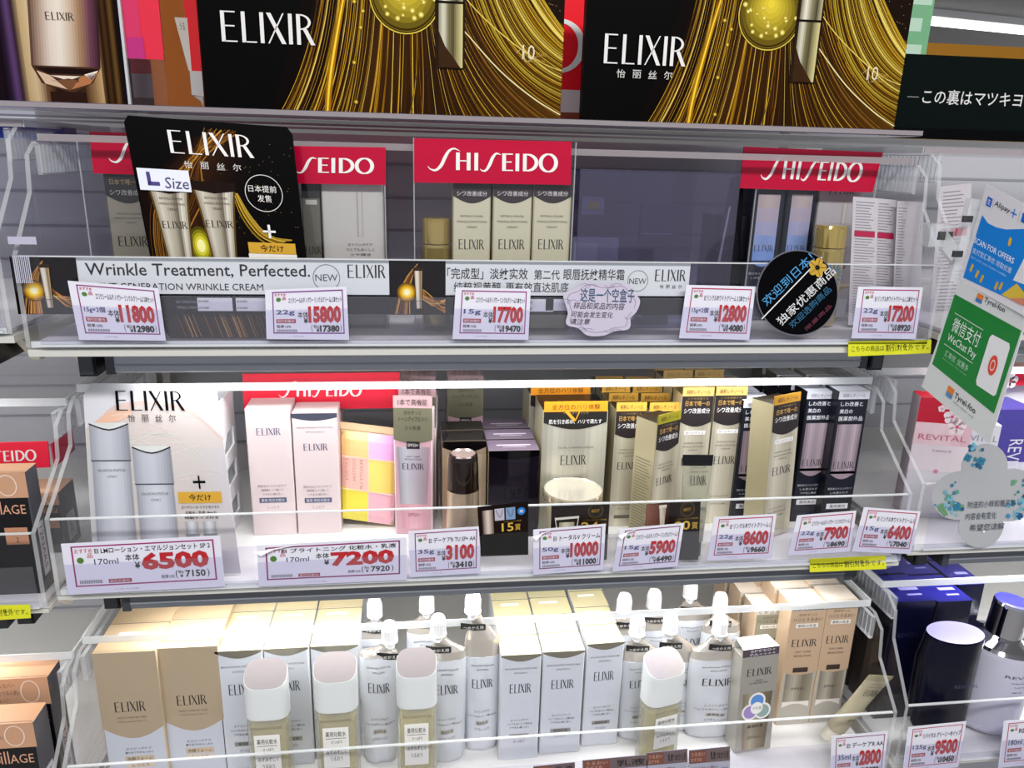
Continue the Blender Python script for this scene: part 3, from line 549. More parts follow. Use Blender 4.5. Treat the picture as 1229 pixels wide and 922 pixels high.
# refill pouches with white spout caps
def pouch(u0, u1, vsh, vcap, ucap, v, Y, lab, h=None, rotz=0.):
    X, w = span(u0, u1, v, Y); zs = at((u0 + u1) / 2, vsh, Y).z - T3z; zc = at(ucap, vcap, Y + .012).z - T3z
    e = empty('refill_pouch', (X, Y, T3z), lab, 'pouch', 'white refill pouches with spout caps', (0, 0, rotz))
    n = 30; D = .030
    def ring(sx, sy, z, oy):
        out = []
        for i in range(n):
            a = 2 * math.pi * i / n; out.append((sx * math.copysign(abs(math.cos(a)) ** .8, math.cos(a)), oy + sy * math.sin(a), z))
        return out
    a = w / 2; xc = (at(ucap, vcap, Y + .012).x - X); xc = max(-a * .7, min(a * .7, xc))
    prof = [(.80, .62, 0), (.92, .95, zs * .06), (.97, 1., zs * .25), (1., .9, zs * .5), (1., .72, zs * .85), (.99, .60, zs)]
    rp = random.Random(int(u0)); ph = [rp.uniform(0, 6.28) for _ in range(4)]
    def lerp(z, j):
        q = max(0, min(z, zs))
        for p, n_ in zip(prof, prof[1:]):
            if q <= n_[2]: return p[j] + (n_[j] - p[j]) * (q - p[2]) / (n_[2] - p[2])
        return prof[-1][j]
    def crease(x, z): return .0010 * math.sin(x / a * 3.1 + z * 60 + ph[0]) * math.sin(z * 90 + ph[1]) + .0008 * math.sin(x / a * 7 + ph[2] + z * 35)
    def surf(x, z):
        sx, sy = a * lerp(z, 0), D / 2 * lerp(z, 1); c = min(1, abs(x) / sx) ** 1.25
        return D / 2 - sy * math.sqrt(max(0, 1 - c * c)) + crease(x, z) * (1 - c)
    def bring(z):
        out = []
        for i in range(n):
            aa = 2 * math.pi * i / n; x = a * lerp(z, 0) * math.copysign(abs(math.cos(aa)) ** .8, math.cos(aa)); y = D / 2 + D / 2 * lerp(z, 1) * math.sin(aa)
            if math.sin(aa) < 0: y = surf(x, z)
            out.append((x, y, z))
        return out
    n = 44
    m = MB(); m.loft([bring(zs * q / 18) for q in range(19)], C('ccd0d6'), 'G')
    m.fn = lambda x, y, z: (x, surf(x, z) + y - .0004, z)
    def tx(t, x0, x1, z0, z1, c=TXT): m.text(t, x0, x1, z0, z1, c, 'P', -.0003)
    m.logo('E', -a * .56, a * .56, zs * .70, zs * .085, C('2a2a2e'))
    tx('BALANCING MOISTURE', -a * .6, a * .6, zs * .915, zs * .93); tx('EMULSION', -a * .3, a * .3, zs * .875, zs * .89)
    tx('エイジングケア', -a * .44, a * .44, zs * .45, zs * .475); tx('つとてもおいしく輝き出す', -a * .8, a * .8, zs * .405, zs * .425)
    for q in range(6): m.rect(-a * .36 + a * .12 * q, -a * .24 + a * .12 * q, zs * .325, zs * .365, C('b9b6b0'), y=-.0001)
    tx('薬用乳液', -a * .3, a * .3, zs * .33, zs * .36); tx('とてもしっとり', -a * .4, a * .4, zs * .27, zs * .295)
    m.build('pouch_bag', e); n = 30
    zt = zc - .032
    m = MB(); m.loft([ring(a * .99, D * .30, zs, D / 2), ring(a * .93, D * .26, zs + (zt - zs) * .45, D / 2), [(x * .6 + xc * .4, y, z) for x, y, z in ring(a * .86, D * .2, zs + (zt - zs) * .8, D / 2)], [(x * .45 + xc * .7, y, z) for x, y, z in ring(a * .7, D * .17, zt + .002, D / 2)]], C('cdc6bc'), 'N'); m.build('shoulder', e)
    m = MB(); m.lathe([(.0055, 0), (.0055, .008), (.0095, .008), (.0095, .0095), (.0090, .010), (.0078, .028), (.0066, .0300), (.0, .0304)], 20, C('f4f4f4'), 'K')
    for i in range(20):
        aa = 2 * math.pi * i / 20; m.box(.0086 * math.cos(aa) - .0004, .0086 * math.cos(aa) + .0004, .0086 * math.sin(aa) - .0004, .0086 * math.sin(aa) + .0004, .011, .024, C('e6e6e6'), 'K')
    m.build('spout_cap', e, (xc, D / 2, zt))
    m = MB(); bw = min(.014, a * .7); m.add([(-bw, -.0075, 0), (0, -.010, -.001), (bw, -.0075, -.003), (bw, -.0075, .005), (0, -.010, .007), (-bw, -.0075, .008)], [(0, 1, 4, 5), (1, 2, 3, 4)], C('1c1a1a')); m.text('つめかえ用', -bw * .8, bw * .8, .0006, .0046, C('e8e6e2'), y=-.0104); m.build('collar_label', e, (xc, D / 2, zt - .009))
    return e
PB = [(432, 478, 795, 748, 467, 840, .733, 'white spouted pouch beside the third plain white box, behind the yellow bottle'), (513, 560, 798, 740, 526, 840, .728, 'white spouted pouch just behind the deep yellow tester bottle'),
      (557, 601, 793, 713, 568, 840, .742, 'white spouted pouch touching the first of the three front white boxes'),
      (746, 790, 799, 741, 767, 840, .742, 'white spouted pouch between the three white boxes and the pearl cap bottle'), (795, 838, 800, 738, 806, 840, .752, 'white spouted pouch right behind the pearl cap bottle'), (828, 892, 797, 740, 867, 845, .738, 'broad white spouted pouch with readable front beside the triangle seal box')]
for p in PB: pouch(*p)
for u, vc, Y, k in ((449, 719, .80, 'behind the pouch beside the plain white boxes'), (512, 713, .80, 'behind the pouch by the yellow bottle'), (751, 714, .785, 'behind the three white boxes pouch'), (787, 709, .80, 'between the pearl cap bottle and the lamp housing'), (831, 697, .815, 'deep in the tray behind the pearl cap bottle'), (867, 713, .785, 'behind the broad front pouch')):
    pouch(u - 24, u + 22, vc + 52, vc, u, vc + 90, Y, 'pale spouted pouch of the back rows, ' + k)

# flat carton with a round triangle seal, greige tube boxes, leaning tube
def d_seal(b, w, h, d):
    b.rect(-w / 2, w / 2, h * .0, h, C('a9a59c'), 'S', -.0001); b.logo('E', -w * .34, w * .34, h * .80, h * .075, C('26262a'))
    tiny(b, 0, h * .74, w, [('SKIN', .2), ('UV PROTECTOR', .5)], h * .018, TXT)
    b.grad(lambda z: -w * .42 + w * .1 * (1 - z / (h * .62)), lambda z: w * .42 - w * .1 * (1 - z / (h * .62)), h * .02, h * .62, [C('8a7f6a'), C('b8ad96'), C('8f8168'), C('6d5f48')], 'S', -.0002, 6, 10)
    for a, c in ((90, '5a8fd0'), (210, 'a08ac4'), (330, '8fa8a0')):
        x, z = w * .20 * math.cos(math.radians(a)), h * .46 + w * .20 * math.sin(math.radians(a)); b.disc(x, z, w * .235, w * .235, C('eceae6'), y=-.0004)
    b.disc(0, h * .46, w * .26, w * .26, C('eceae6'), y=-.00045)
    for a, c in ((90, '5a8fd0'), (210, 'a08ac4'), (330, '8fa8a0')):
        x, z = w * .20 * math.cos(math.radians(a)), h * .46 + w * .20 * math.sin(math.radians(a)); b.disc(x, z, w * .18, w * .18, C(c), y=-.0006)
    b.disc(0, h * .46, w * .17, w * .17, C('f2f0ee'), y=-.0008); b.text('つや玉', -w * .13, w * .13, h * .445, h * .475, TXT, y=-.001)
    b.text('薬用乳液', -w * .22, w * .22, h * .25, h * .285, C('1a1a1a'), y=-.0006, bold=.01); b.text('SPF50+', -w * .2, w * .2, h * .13, h * .16, C('4a443a'), y=-.0006)
X, w = span(889, 934, 840, .716); zt = at(911, 795, .716).z - T3z
o = carton('cosmetic_carton', 'silver grey box with a three coloured triangle seal and a folded card on top', X, .716, T3z + .0022, w, .026, zt, C('a9a59c'), 'S', side=C('b8b4aa'), draw=d_seal, lean=math.radians(-4), rotz=math.radians(6), topm='P')
b = MB(); b.box(-w / 2, w / 2, 0, .0006, zt, zt + .010, C('4a4048'), 'P'); b.text('SPF50+', -w * .3, w * .4, zt + .0055, zt + .0085, C('d8ccd8'), y=-.0004); b.text('PA++++', -w * .3, w * .4, zt + .001, zt + .004, C('d8ccd8'), y=-.0004)
b.add([(-w / 2, 0, zt + .010), (w / 2, 0, zt + .010), (w * .44, .022, zt + .0125), (-w * .44, .022, zt + .0125)], [(0, 1, 2, 3)], C('f4f4f0')); b.add([(-w / 2, 0.022, zt), (w / 2, 0.022, zt), (w * .44, .022, zt + .0125), (-w * .44, .022, zt + .0125)], [(0, 1, 2, 3)], C('d4d4d0')); b.build('folded_card', o)
def d_greige(top, col, low, b, w, h, d):
    b.rect(-w / 2, w / 2, h * .955, h, C('b9b0a4'), y=-.0002); b.text(top, -w * .42, w * .42, h * .962, h * .992, C('2a2622'), y=-.0004)
    b.text('日中ずっと', -w * .26, w * .26, h * .915, h * .935, C('5a4a3a'), y=-.0004); b.text('ハリとうるおい', -w * .42, w * .42, h * .872, h * .90, C('4a3c2e'), y=-.0004)
    b.rect(-w * .32, w * .32, h * .82, h * .855, C('e8e2d8'), y=-.0003); b.text('朝用UV乳液', -w * .26, w * .26, h * .826, h * .848, TXT, y=-.0005)
    b.logo('E', -w * .36, w * .36, h * .665, h * .06, C('3a3430')); b.text('DAY CARE', -w * .22, w * .22, h * .615, h * .63, TXT, y=-.0004); b.text('REVOLUTION', -w * .25, w * .25, h * .58, h * .595, TXT, y=-.0004)
    if low:
        b.rect(-w * .22, w * .22, h * .455, h * .49, C('4a3a30'), y=-.0003)
        b.arcdown(-w / 2, w / 2, h * .50, h * .45, h * .022, col, 'P', -.0002); b.rect(-w * .22, w * .22, h * .45, h * .482, C('3a2c26'), y=-.0004)
        b.grad(lambda z: -w * .40, lambda z: w * .40, h * .18, h * .445, [C('8f8878'), C('c9c2b0'), C('8a8270'), C('b0a894')], 'S', -.00015, 2, 10)
        b.arcdown(-w * .40, w * .40, h * .20, h * .15, -h * .03, C('efe9de'), 'P', -.0003); b.text('SPF50+', -w * .2, w * .2, h * .30, h * .32, TXT, y=-.0004)
GG = [(945, 986, 727, .757, '1本で高機能', 'tall greige day cream box beside the olive topped box', True, 'c2a688'), (986.5, 1023, 722, .757, '1本で高機能', 'tall greige day cream box nearest the tray wall and the leaning tube', True, 'c2a688'), (903, 941, 732, .785, 'くずさない', 'olive grey topped day cream box behind the triangle seal box', False, '8e8a76')]
for u0, u1, vt, Y, tp, lab, low, c in GG:
    X, w, h = px_carton(u0, u1, vt, 770, Y, T3z)
    o = carton('cosmetic_carton', lab, X, Y, T3z, w, .036, h, C(c) if not low else C('b7b2a6'), 'P', side=C('c9ae90'), top=C('e8dccb'), draw=functools.partial(d_greige, tp, C(c), low), group='greige day cream boxes on the lowest shelf', rotz=math.radians(0))
    if low: b = MB(); b.arcdown(-w / 2, w / 2, h * .955, h * .46, h * .02, C(c), 'P', -.00012); b.build('sleeve', o)
    for r_ in (1, 2): dup(o, (X - .003 * r_, Y + .040 * r_, T3z), 'pale cardboard day cream box, row %d, %s' % (r_ + 1, {945: 'middle column', 986.5: 'column nearest the tray wall', 903: 'column behind the triangle seal box'}[u0]), 'greige day cream boxes on the lowest shelf')
# leaning squeeze tube
def squeeze_tube(base, top, wtop, rbase, lab, bodycol, capcol, captop, m='S', txt=True, up=None, crimp=.008, flat=0.):
    ax = (top - base); L = ax.length; ax.normalize(); vx = Vector((1, 0, 0)); vx = (vx - ax * vx.dot(ax)).normalized(); vy = ax.cross(vx)
    if vy.y < 0: vy = -vy
    if flat: vx = (vx * (1 - flat) + Vector((1, 0, 0)) * flat).normalized()
    e = empty('squeeze_tube', base, lab, 'tube')
    def P(x, y, z): p = vx * x + vy * y + ax * z; return (p.x, p.y, p.z)
    n = 28
    def ring(rx, ry, z): return [P(rx * math.cos(2 * math.pi * i / n), ry * math.sin(2 * math.pi * i / n), z) for i in range(n)]
    cap_h = L * .16
    mcap = MB(); mcap.loft([ring(rbase * .82, rbase * .82, 0), ring(rbase * .9, rbase * .9, .001), ring(rbase * .9, rbase * .9, cap_h)], capcol, 'K'); mcap.build('screw_cap', e)
    mb = MB(); rs = []
    for k in range(9):
        t = k / 8; rs.append(ring(rbase * (1 - t) + wtop / 2 * t, rbase * (1 - t ** 1.1) + .0008, cap_h + (L - cap_h - crimp) * t))
    mb.loft(rs, bodycol, m, cap=True)
    if txt:
        P_, wl = _LG['E']; sx = wtop * .52 / wl; z0 = L * .72
        yy = lambda z: -(rbase * (1 - ((z - cap_h) / (L - cap_h)) ** 1.1) + .0014)
        for p in P_: mb.add([P(-wtop * .26 + a * sx, yy(z0 + b * L * .09) - .0008, z0 + b * L * .09) for a, b in p], [range(len(p))], C('2c2a26'))
        for t, z, k in (('RETINOL POWER', .88, .5), ('WRINKLE CREAM', .84, .6)):
            vs, fs, _ = glyphs(t); mb.add([P((a - .5) * wtop * k, yy(z * L) - .0012, z * L + b * L * .016) for a, b in vs], fs, C('4a463c'))
        vs, fs, _ = glyphs('薬用美白'); mb.add([P((a - .5) * rbase * 1.0, yy(L * .36) - .0012, L * .36 + b * L * .03) for a, b in vs], fs, C('2c2a26'))
    mb.build('tube_body', e)
    mc = MB(); mc.loft([ring(wtop / 2, .0011, L - crimp), ring(wtop / 2 * 1.02, .0011, L - crimp * .6), ring(wtop / 2 * 1.02, .0008, L)], captop, 'K', smooth=False); mc.build('crimped_end', e)
    return e
tb_ = at(990, 905, .715); tb_.z = max(tb_.z, T3z + .015)
squeeze_tube(tb_, at(1058, 811, .716), .032, .0105, 'champagne squeeze tube leaning against the clear tray wall', C('aaa288'), C('d8d2c0'), C('9c9478'), flat=.75, m='G')
# ================================================================== SECOND SHELF
# big white card with two printed bottles, standing against a stepped white stand
mb, foot, w, h = sheet([(99, 460), (259, 461), (289, 688), (113, 692)], (.800, .738)); f0_ = mb.fn; mb.fn = lambda s_, y, t: f0_(s_, y, max(0, 1 - (1 - t) * 1.058))
e = empty('display_card', foot, 'pale grey display card with two printed silver bottles above the widest price tag', 'display card')
cut = [(0, 0), (1, 0), (1, .985), (.985, 1), (.06, 1), (0, .94)]
mb.prismy(cut, 0, .0012, C('c9c9cf'), 'B', C('e8e8e8'), 'P')
mb.poly([(0, .05), (1, .05), (1, .70), (.92, .79), (.80, .855), (.65, .895), (.48, .905), (.30, .89), (.15, .85), (.05, .80), (0, .77)], C('c3bbb7'), 'B', -.0001); mb.grad(lambda z: .0, lambda z: 1., .05, .68, [C('b9babd'), C('c1bbb7'), C('c5bdb8'), C('c4bcb7'), C('c0bab7'), C('c0bcc0')], 'B', -.00015, 1, 18)
r = random.Random(4)
mb.line([(.10, .80), (.22, .875), (.50, .905), (.78, .86), (1, .72)], [.01, .03, .02, .02, .012], C('cbb2ac'), 'B', -.0002)
mb.poly([(.06, .80), (.16, .855), (.34, .875), (.34, .84), (.24, .81)], C('d8b098'), 'B', -.00025)
for i in range(34):
    x, z = r.uniform(.3, .95), r.uniform(.48, .86)
    if x < .84: mb.line([(x - .15, z + r.uniform(-.05, .05)), (x, z + .02), (x + .15, z + r.uniform(-.10, .06))], .0022, C(r.choice(['d9d3cc', 'cfd3c6', 'dac6c2', 'c8cfc4'])), 'B', -.0003, 4)
def pb(x0, x1, z0, z1, zc):
    mb.grad(lambda z: x0, lambda z: x1, z0, zc, [C('8d9098'), C('b4b7bf'), C('c3c6cd'), C('b6b9c1'), C('8a8d95')], 'B', -.0005, 1, 14); mb.grad(lambda z: x0 - .006, lambda z: x1 + .006, zc, z1, [C('8f929a'), C('b0b3bb'), C('b8bbc3'), C('a4a7af'), C('7f828a')], 'B', -.0006, 1, 14)
    mb.rect(x0 - .004, x1 + .004, zc - .004, zc + .002, C('4a4c52'), 'B', -.0008); mb.line([(x0 - .006, z1), ((x0 + x1) / 2, z1 - .03), (x1 + .006, z1)], .007, C('2c2c30'), 'B', -.0008)
    mb.poly([(x0 - .006, z1), (x0 + .02, z1 - .012), ((x0 + x1) / 2, z1 - .026), (x1 - .02, z1 - .012), (x1 + .006, z1), (x1 - .02, z1 + .006), (x0 + .02, z1 + .006)], C('c9ccc9'), 'B', -.0007)
    mb.text('BALANCING MOISTURE', x0 + .04, x1 - .04, zc - .055, zc - .042, C('6a6c72'), 'B', -.0008); mb.text('LOTION T', (x0 + x1) / 2 - .035, (x0 + x1) / 2 + .035, zc - .085, zc - .073, C('6a6c72'), 'B', -.0008)
pb(.035, .308, 0, .80, .62); pb(.333, .600, 0, .685, .503)
mb.logo('E', .238, .745, .866, .098, C('0c0c0e'), 'B', -.001)
for i, ch in enumerate('怡丽丝尔'): mb.text(ch, .317 + i * .100, .369 + i * .100, .810, .846, C('3a2420'), 'B', -.001)
mb.rect(.742, .832, .505, .517, BLACK, 'B', -.001); mb.rect(.781, .793, .477, .543, BLACK, 'B', -.001)
mb.rect(.625, .935, .406, .462, C('c79a3a'), 'B', -.0008); mb.text('今だけ', .70, .86, .418, .451, C('1a140c'), 'B', -.001, .01)
for i, (t, k) in enumerate((('エリクシール リフトモイスト', .27), ('化粧水・乳液 18mLの', .22), ('特製サイズ付き', .24))): mb.text(t, .775 - k / 2, .775 + k / 2, .379 - i * .026, .393 - i * .026, C('1a1a1a'), 'B', -.001, .008)
for x in (.70, .825): mb.grad(cl(x - .045), cl(x + .045), .245, .315, [C('94979c'), C('d4d6d8'), C('94979c')], 'B', -.001, 1, 8); mb.rect(x - .05, x + .05, .24, .255, C('808388'), 'B', -.0011)
mb.build('printed_board', e)
# stepped side stand of that card
X0 = at(268, 600, .80).x
m = MB()
zt = at(262, 487, .806).z; y1 = .875
hS = zt - T2z; yf = lambda q: .746 + .058 * q
def sidepiece(pts): m.prismx([(y, T2z + hS * q) for y, q in pts], X0 - .0012, X0 + .0012, C('efeff2'), 'P')
for a, b in ((0, .10), (.24, .36), (.50, .60), (.74, 1.0)): sidepiece([(yf(a), a), (y1, a), (y1, b), (yf(b), b)])
for a, b in ((.10, .24), (.36, .50), (.60, .74)):
    sidepiece([(yf(a), a), (yf(a) + .030, a), (yf(b) + .046, b), (yf(b), b)]); sidepiece([(y1 - .010, a), (y1, a), (y1, b), (y1 - .010, b)])
m.box(X0 - .105, X0, y1, y1 + .0012, T2z, zt, C('e4e4e8'))
tag(m.build('card_stand', None), 'white cardboard stand with diagonal slots behind the pale grey display card', 'card stand')
for i, (dx, lab) in enumerate(((-.030, 'silver capped bottle in the slotted white stand, nearer the slots'), (-.085, 'silver capped bottle inside the white stand behind the pale card'))):
    e = empty('lotion_bottle', (X0 + dx, .828, T2z), lab, 'bottle'); m = MB(); m.lathe([(.019, 0), (.020, .003), (.020, .085)], 24, C('9a9ca2'), 'K'); m.build('bottle_body', e); m = MB(); m.lathe([(.0205, .085), (.0205, .128), (.019, .130)], 24, C('c9cad0'), 'N'); m.build('cap', e)

# red company sign over pink boxes
def red_sign(px, Y, lab, th='G', extra=None, col='e8203c', logo=(.225, .78, .30, .40), tiltY=0.):
    mb, foot, w, h = sheet(px, (Y + tiltY, Y)); e = empty('brand_sign', foot, lab, 'sign', 'red brand signs with white lettering')
    mb.box(0, 1, 0, .0015, 0, 1, C(col), th, side=C('b01030')); mb.logo('S', logo[0], logo[1], logo[2], logo[3], C('f0ece8'), 'P', -.0005)
    mb.build('sign_face', e)
    return e
red_sign([(291, 449), (480, 447), (478, 490), (292, 492)], .868, 'bright red sign with white lettering above the two pale pink boxes', 'P', logo=(.225, .755, .36, .34))
m = MB()
a, b = at(294, 492, .871), at(476, 490, .871); m.box(a.x, b.x, 0, .0015, 0, a.z - T2z + .03, WHITE, 'A'); tag(m.build('acrylic_divider', None, (0, .8705, T2z)), 'clear acrylic back panel carrying the red sign above the pink boxes', 'panel')
def d_pink(v2, b, w, h, d):
    dk = C('46506e')
    if v2: b.arcdown(-w / 2, w / 2, h, h * .965, h * .025, C('55586a'), 'N', -.0002); b.text('BRIGHTENING MOISTURE', -w * .4, w * .4, h * .88, h * .892, C('7a7078'), y=-.0004); b.text('EMULSION II', -w * .2, w * .2, h * .845, h * .857, C('7a7078'), y=-.0004)
    zl = h * .70 if v2 else h * .80
    b.logo('E', -w * .27, w * .27, zl, h * .055, dk)
    tiny(b, 0, h * .39, w, [('明白なエイジングケア', .64), ('透明感とハリ輝いて', .50), ('つやある♪輝き花へ', .46)], h * .02, C('5a5660'), -.0004, 1.65)
    b.rect(-w * .31, w * .31, h * .265, h * .305, C('46506e'), y=-.0003); b.text('薬用 明白化粧水', -w * .27, w * .27, h * .272, h * .298, C('d8d4da'), y=-.0005); b.text('しっとり', -w * .13, w * .13, h * .215, h * .24, C('7a7078'), y=-.0004)
for i, (u0, u1, vt, v, lab) in enumerate(((298, 352, 491, 560, 'pale pink lotion box without top stripe under the red sign'), (353, 407, 496, 560, 'pale pink emulsion box with dark curved stripe under its lid'))):
    X, w, h = px_carton(u0, u1, vt, v, .825, T2z)
    o = carton('cosmetic_carton', lab, X, .825, T2z, w - .0006, .040, h, C('d3c4c4'), 'P', side=C('d9cbca'), top=C('dccaca'), draw=functools.partial(d_pink, i), group='pale pink boxes under the red sign')
    dup(o, (X, .875, T2z), 'pale pink box standing behind the ' + lab.split(' ', 2)[2].replace('pink ', ''), 'pale pink boxes under the red sign')
# cotton pack
mb, foot, w, h = sheet([(409, 506), (476, 514), (473, 631), (411, 622)], (.858, .834))
e = empty('cotton_pack', foot, 'soft patchwork cotton pack in orange, lilac, yellow and pink squares', 'cotton pack')
pc = [['e2b679', 'd9a8d6'], ['e4b4a8', 'e2cb6c'], ['dfd24c', 'e0adb8']]
N = 12
def puff(s_, t): return -.010 * (math.sin(math.pi * min(max(s_, 0), 1)) * math.sin(math.pi * min(max(t / .9, 0), 1))) ** .5
for i in range(N):
    for k in range(N):
        s0, s1, t0, t1 = i / N, (i + 1) / N, k / N, (k + 1) / N
        col = C(pc[min(2, int((1 - (t0 + t1) / 2) * 3.0001 - .0))][0 if (s0 + s1) / 2 < .5 else 1]) if t0 < .9 else C('cdb08a')
        mb.add([(s0, puff(s0, t0), t0), (s1, puff(s1, t0), t0), (s1, puff(s1, t1), t1), (s0, puff(s0, t1), t1)], [(0, 1, 2, 3)], col, 'G', True)
mb.box(0, 1, .0, .012, 0, .90, C('d8c090'), 'G'); mb.box(-.01, 1.01, -.001, .002, .93, 1.0, C('d6bd96'), 'G')
for s_ in (.5,): mb.rect(s_ - .006, s_ + .006, .02, .9, C('d8c8b8'), y=-.0112)
for t_ in (.333, .667): mb.rect(.02, .98, t_ - .004, t_ + .004, C('d8c8b8'), y=-.0112)
mb.build('wrapper', e)
m = MB(mb.fn)
for x, t in ((.40, 'BEAUTY UP'), (.27, 'COTTON'), (.14, 'JAPAN')):
    vs, fs, _ = glyphs(t); ln = .30 if len(t) > 6 else .22; m.add([(x - b * .055, -.0125, .65 - a * ln) for a, b in vs], fs, C('a87868'))
m.build('printed_words', e)

# pink sunscreen box with tall header and its row
def d_pinktube(b, w, h, d):
    b.grad(lambda z: -w * .44 + w * .12 * (1 - z / (h * .78)), lambda z: w * .44 - w * .12 * (1 - z / (h * .78)), h * .05, h * .74, [C('9f9aa4'), C('c9cbd2'), C('c2bcc4'), C('b0a4ac'), C('a8929c')], 'S', -.0002, 8, 12)
    b.grad(lambda z: -w * .44 + w * .12 * (1 - z / (h * .78)), lambda z: w * .44 - w * .12 * (1 - z / (h * .78)), h * .05, h * .26, [C('c08a94'), C('d6a6b0'), C('c8949e')], 'P', -.0003, 3, 6)
    b.rect(-w * .17, w * .17, h * .725, h * .785, C('141214'), y=-.0005); b.text('SPF50+', -w * .14, w * .14, h * .742, h * .768, C('d8d0d4'), y=-.0007)
    b.text('DAY CARE', -w * .18, w * .18, h * .655, h * .668, TXT, y=-.0006); b.text('REVOLUTION', -w * .22, w * .22, h * .632, h * .645, TXT, y=-.0006)
    b.logo('E', -w * .28, w * .28, h * .555, h * .05, C('2c2a30'), y=-.0006); b.text('SPF50+', -w * .14, w * .16, h * .155, h * .185, C('8a4a52'), y=-.0006)
X, w, h = px_carton(473, 519, 498, 560, .815, T2z)
o = carton('cosmetic_carton', 'pink sunscreen box with olive header in front of the cotton pack', X, .815, T2z, w, .034, h, C('c49aa4'), 'P', side=C('e8d4d8'), top=C('e4ccd0'), draw=d_pinktube, group='pink sunscreen boxes', rotz=math.radians(-6))
header(o, w, h, .022, C('b89a9c'), C('66654f'), 0, h * .80, h * .03, .014, [('日中ずっと', .44, h + .0005, .0045, C('3a3a30')), ('トーンアップとハリ', .72, h - .0075, .0055, C('26261e')), ('ＵＶ乳液', .40, h - .0175, .005, C('3a382e'))], scol=C('3a2428'), stext='1本で高機能')
for r_ in (1, 2, 3): dup(o, (X + .004 + .001 * r_, .815 + .040 * r_, T2z), 'pink sunscreen box, row %d behind the front pink sunscreen box' % (r_ + 1), 'pink sunscreen boxes')
X, w = span(537, 580, 480, .90); dup(o, (X, .895, T2z), 'pink sunscreen box at the back above the beige serum boxes', 'pink sunscreen boxes', (0, 0, 0)); dup(o, (X, .935, T2z), 'rearmost pink sunscreen box above the beige serum boxes', 'pink sunscreen boxes', (0, 0, 0))

# serum boxes: beige and dark mirror fronts
def d_serum(b, w, h, d):
    b.arcdown(-w / 2, w / 2, h, h * .94, h * .06, C('141012'), 'N', -.0002); b.grad(lambda z: -w * .5, lambda z: w * .5, h * .02, h * .86, [C('a08468'), C('c6b298'), C('8a7862'), C('cbb99e'), C('b09a80')], 'S', -.00015, 1, 10); b.logo('E', -w * .27, w * .30, h * .55, h * .075, C('2a2320'))
X, w, h = px_carton(531, 583, 530, 580, .815, T2z)
o = carton('cosmetic_carton', 'beige serum box with black lid front behind the slim brown bottle', X, .815, T2z, w, .034, h, C('a8957e'), 'S', side=C('c2a98a'), top=C('2a2428'), draw=d_serum, group='serum boxes', topm='N')
dup(o, (X, .850, T2z), 'serum box with dark lid in the second row behind the slim brown bottle', 'serum boxes')
b = MB()
for k in (0, ): pass
def d_dark(b, w, h, d):
    b.rect(-w / 2, w / 2, 0, h, C('231c28'), 'N', -.0002); b.arcdown(-w / 2, w / 2, h, h * .95, h * .05, C('0a080c'), 'N', -.0004)
    b.text('PREMIUM', -w * .15, w * .2, h * .71, h * .73, C('0c0a0e'), y=-.0006); b.logo('E', -w * .17, w * .31, h * .47, h * .10, C('08070a'), y=-.0006)
    b.add([(-w * .32, d * .45, h + .0004), (w * .36, d * .45, h + .0004), (w * .36, d * .53, h + .0004), (-w * .32, d * .53, h + .0004)], [(0, 1, 2, 3)], C('d8d0e0'))
    b.add([(-w * .2, d * .3, h + .0004), (w * .26, d * .3, h + .0004), (w * .26, d * .36, h + .0004), (-w * .2, d * .36, h + .0004)], [(0, 1, 2, 3)], C('b8b0c0'))
X, w, h = px_carton(586, 646, 541, 580, .80, T2z)
o = carton('cosmetic_carton', 'dark purple mirror box beside the slim brown bottle and the award card', X, .80, T2z, w, .034, h, C('231c28'), 'N', side=C('cdbf9c'), top=C('6f6274'), draw=d_dark, group='serum boxes', topm='P')
for r_ in (1, 2): dup(o, (X + .012 * (r_ == 0), .80 + .0365 * r_, T2z), 'dark lidded mirror box, row %d behind the dark purple mirror box' % (r_ + 1), 'serum boxes')
# slim brown bottle
X, w = span(539, 574, 590, .755); zt = at(556, 545, .765).z - T2z
e = empty('serum_bottle', (X, .768, T2z), 'slim brown and silver serum bottle in front of the beige box', 'bottle')
m = MB(); m.lathe([(.020, 0), (.0215, .002), (.0215, .006), (.0195, .018), (.0178, zt * .52), (.0172, zt * .66)], 40, C('b8a48c'), 'N'); m.build('bottle_body', e)
m = MB(); m.lathe([(.0175, zt * .66), (.0172, zt * .68), (.0158, zt - .006), (.0150, zt - .001), (.013, zt)], 40, C('2a1c16'), 'N', c1=False); m.lathe([(.0130, zt), (.011, zt - .0015), (.0005, zt - .002)], 40, C('c9b4ac'), 'N', c0=False); m.build('cap', e)

# clear fronted cream boxes with orange headers, jar in front
def d_jarbox(b, w, h, d):
    b.grad(lambda z: -w * .5, lambda z: w * .5, 0, h, [C('a8a698'), C('cfcdbe'), C('bbb8a8'), C('b0aea0'), C('d4d1be'), C('c6c3ae')], 'S', -.0001, 1, 12)
    b.text('TOTAL V FIRMING CREAM', -w * .25, w * .3, h * .69, h * .705, C('6a685e'), y=-.0004); b.logo('E', -w * .20, w * .20, h * .555, h * .08, C('2c2a26')); tiny(b, 0, h * .44, w, [('エイジングケア', .28), ('ハリ弾む輝く', .24)], h * .02, TXT, -.0004, 2.)
    b.rect(-w * .23, w * .23, h * .30, h * .345, C('2a2a26'), y=-.0003); b.text('トータルV クリーム', -w * .20, w * .20, h * .308, h * .336, C('dedccf'), y=-.0005)
X, w, h = px_carton(650, 727, 492, 540, .812, T2z)
o = carton('cosmetic_carton', 'big silver cream box with orange and black header behind the jar', X, .812, T2z, w, .058, h, C('a8a698'), 'S', side=C('cfc7a4'), top=C('2a2620'), draw=d_jarbox, group='silver cream boxes with orange headers')
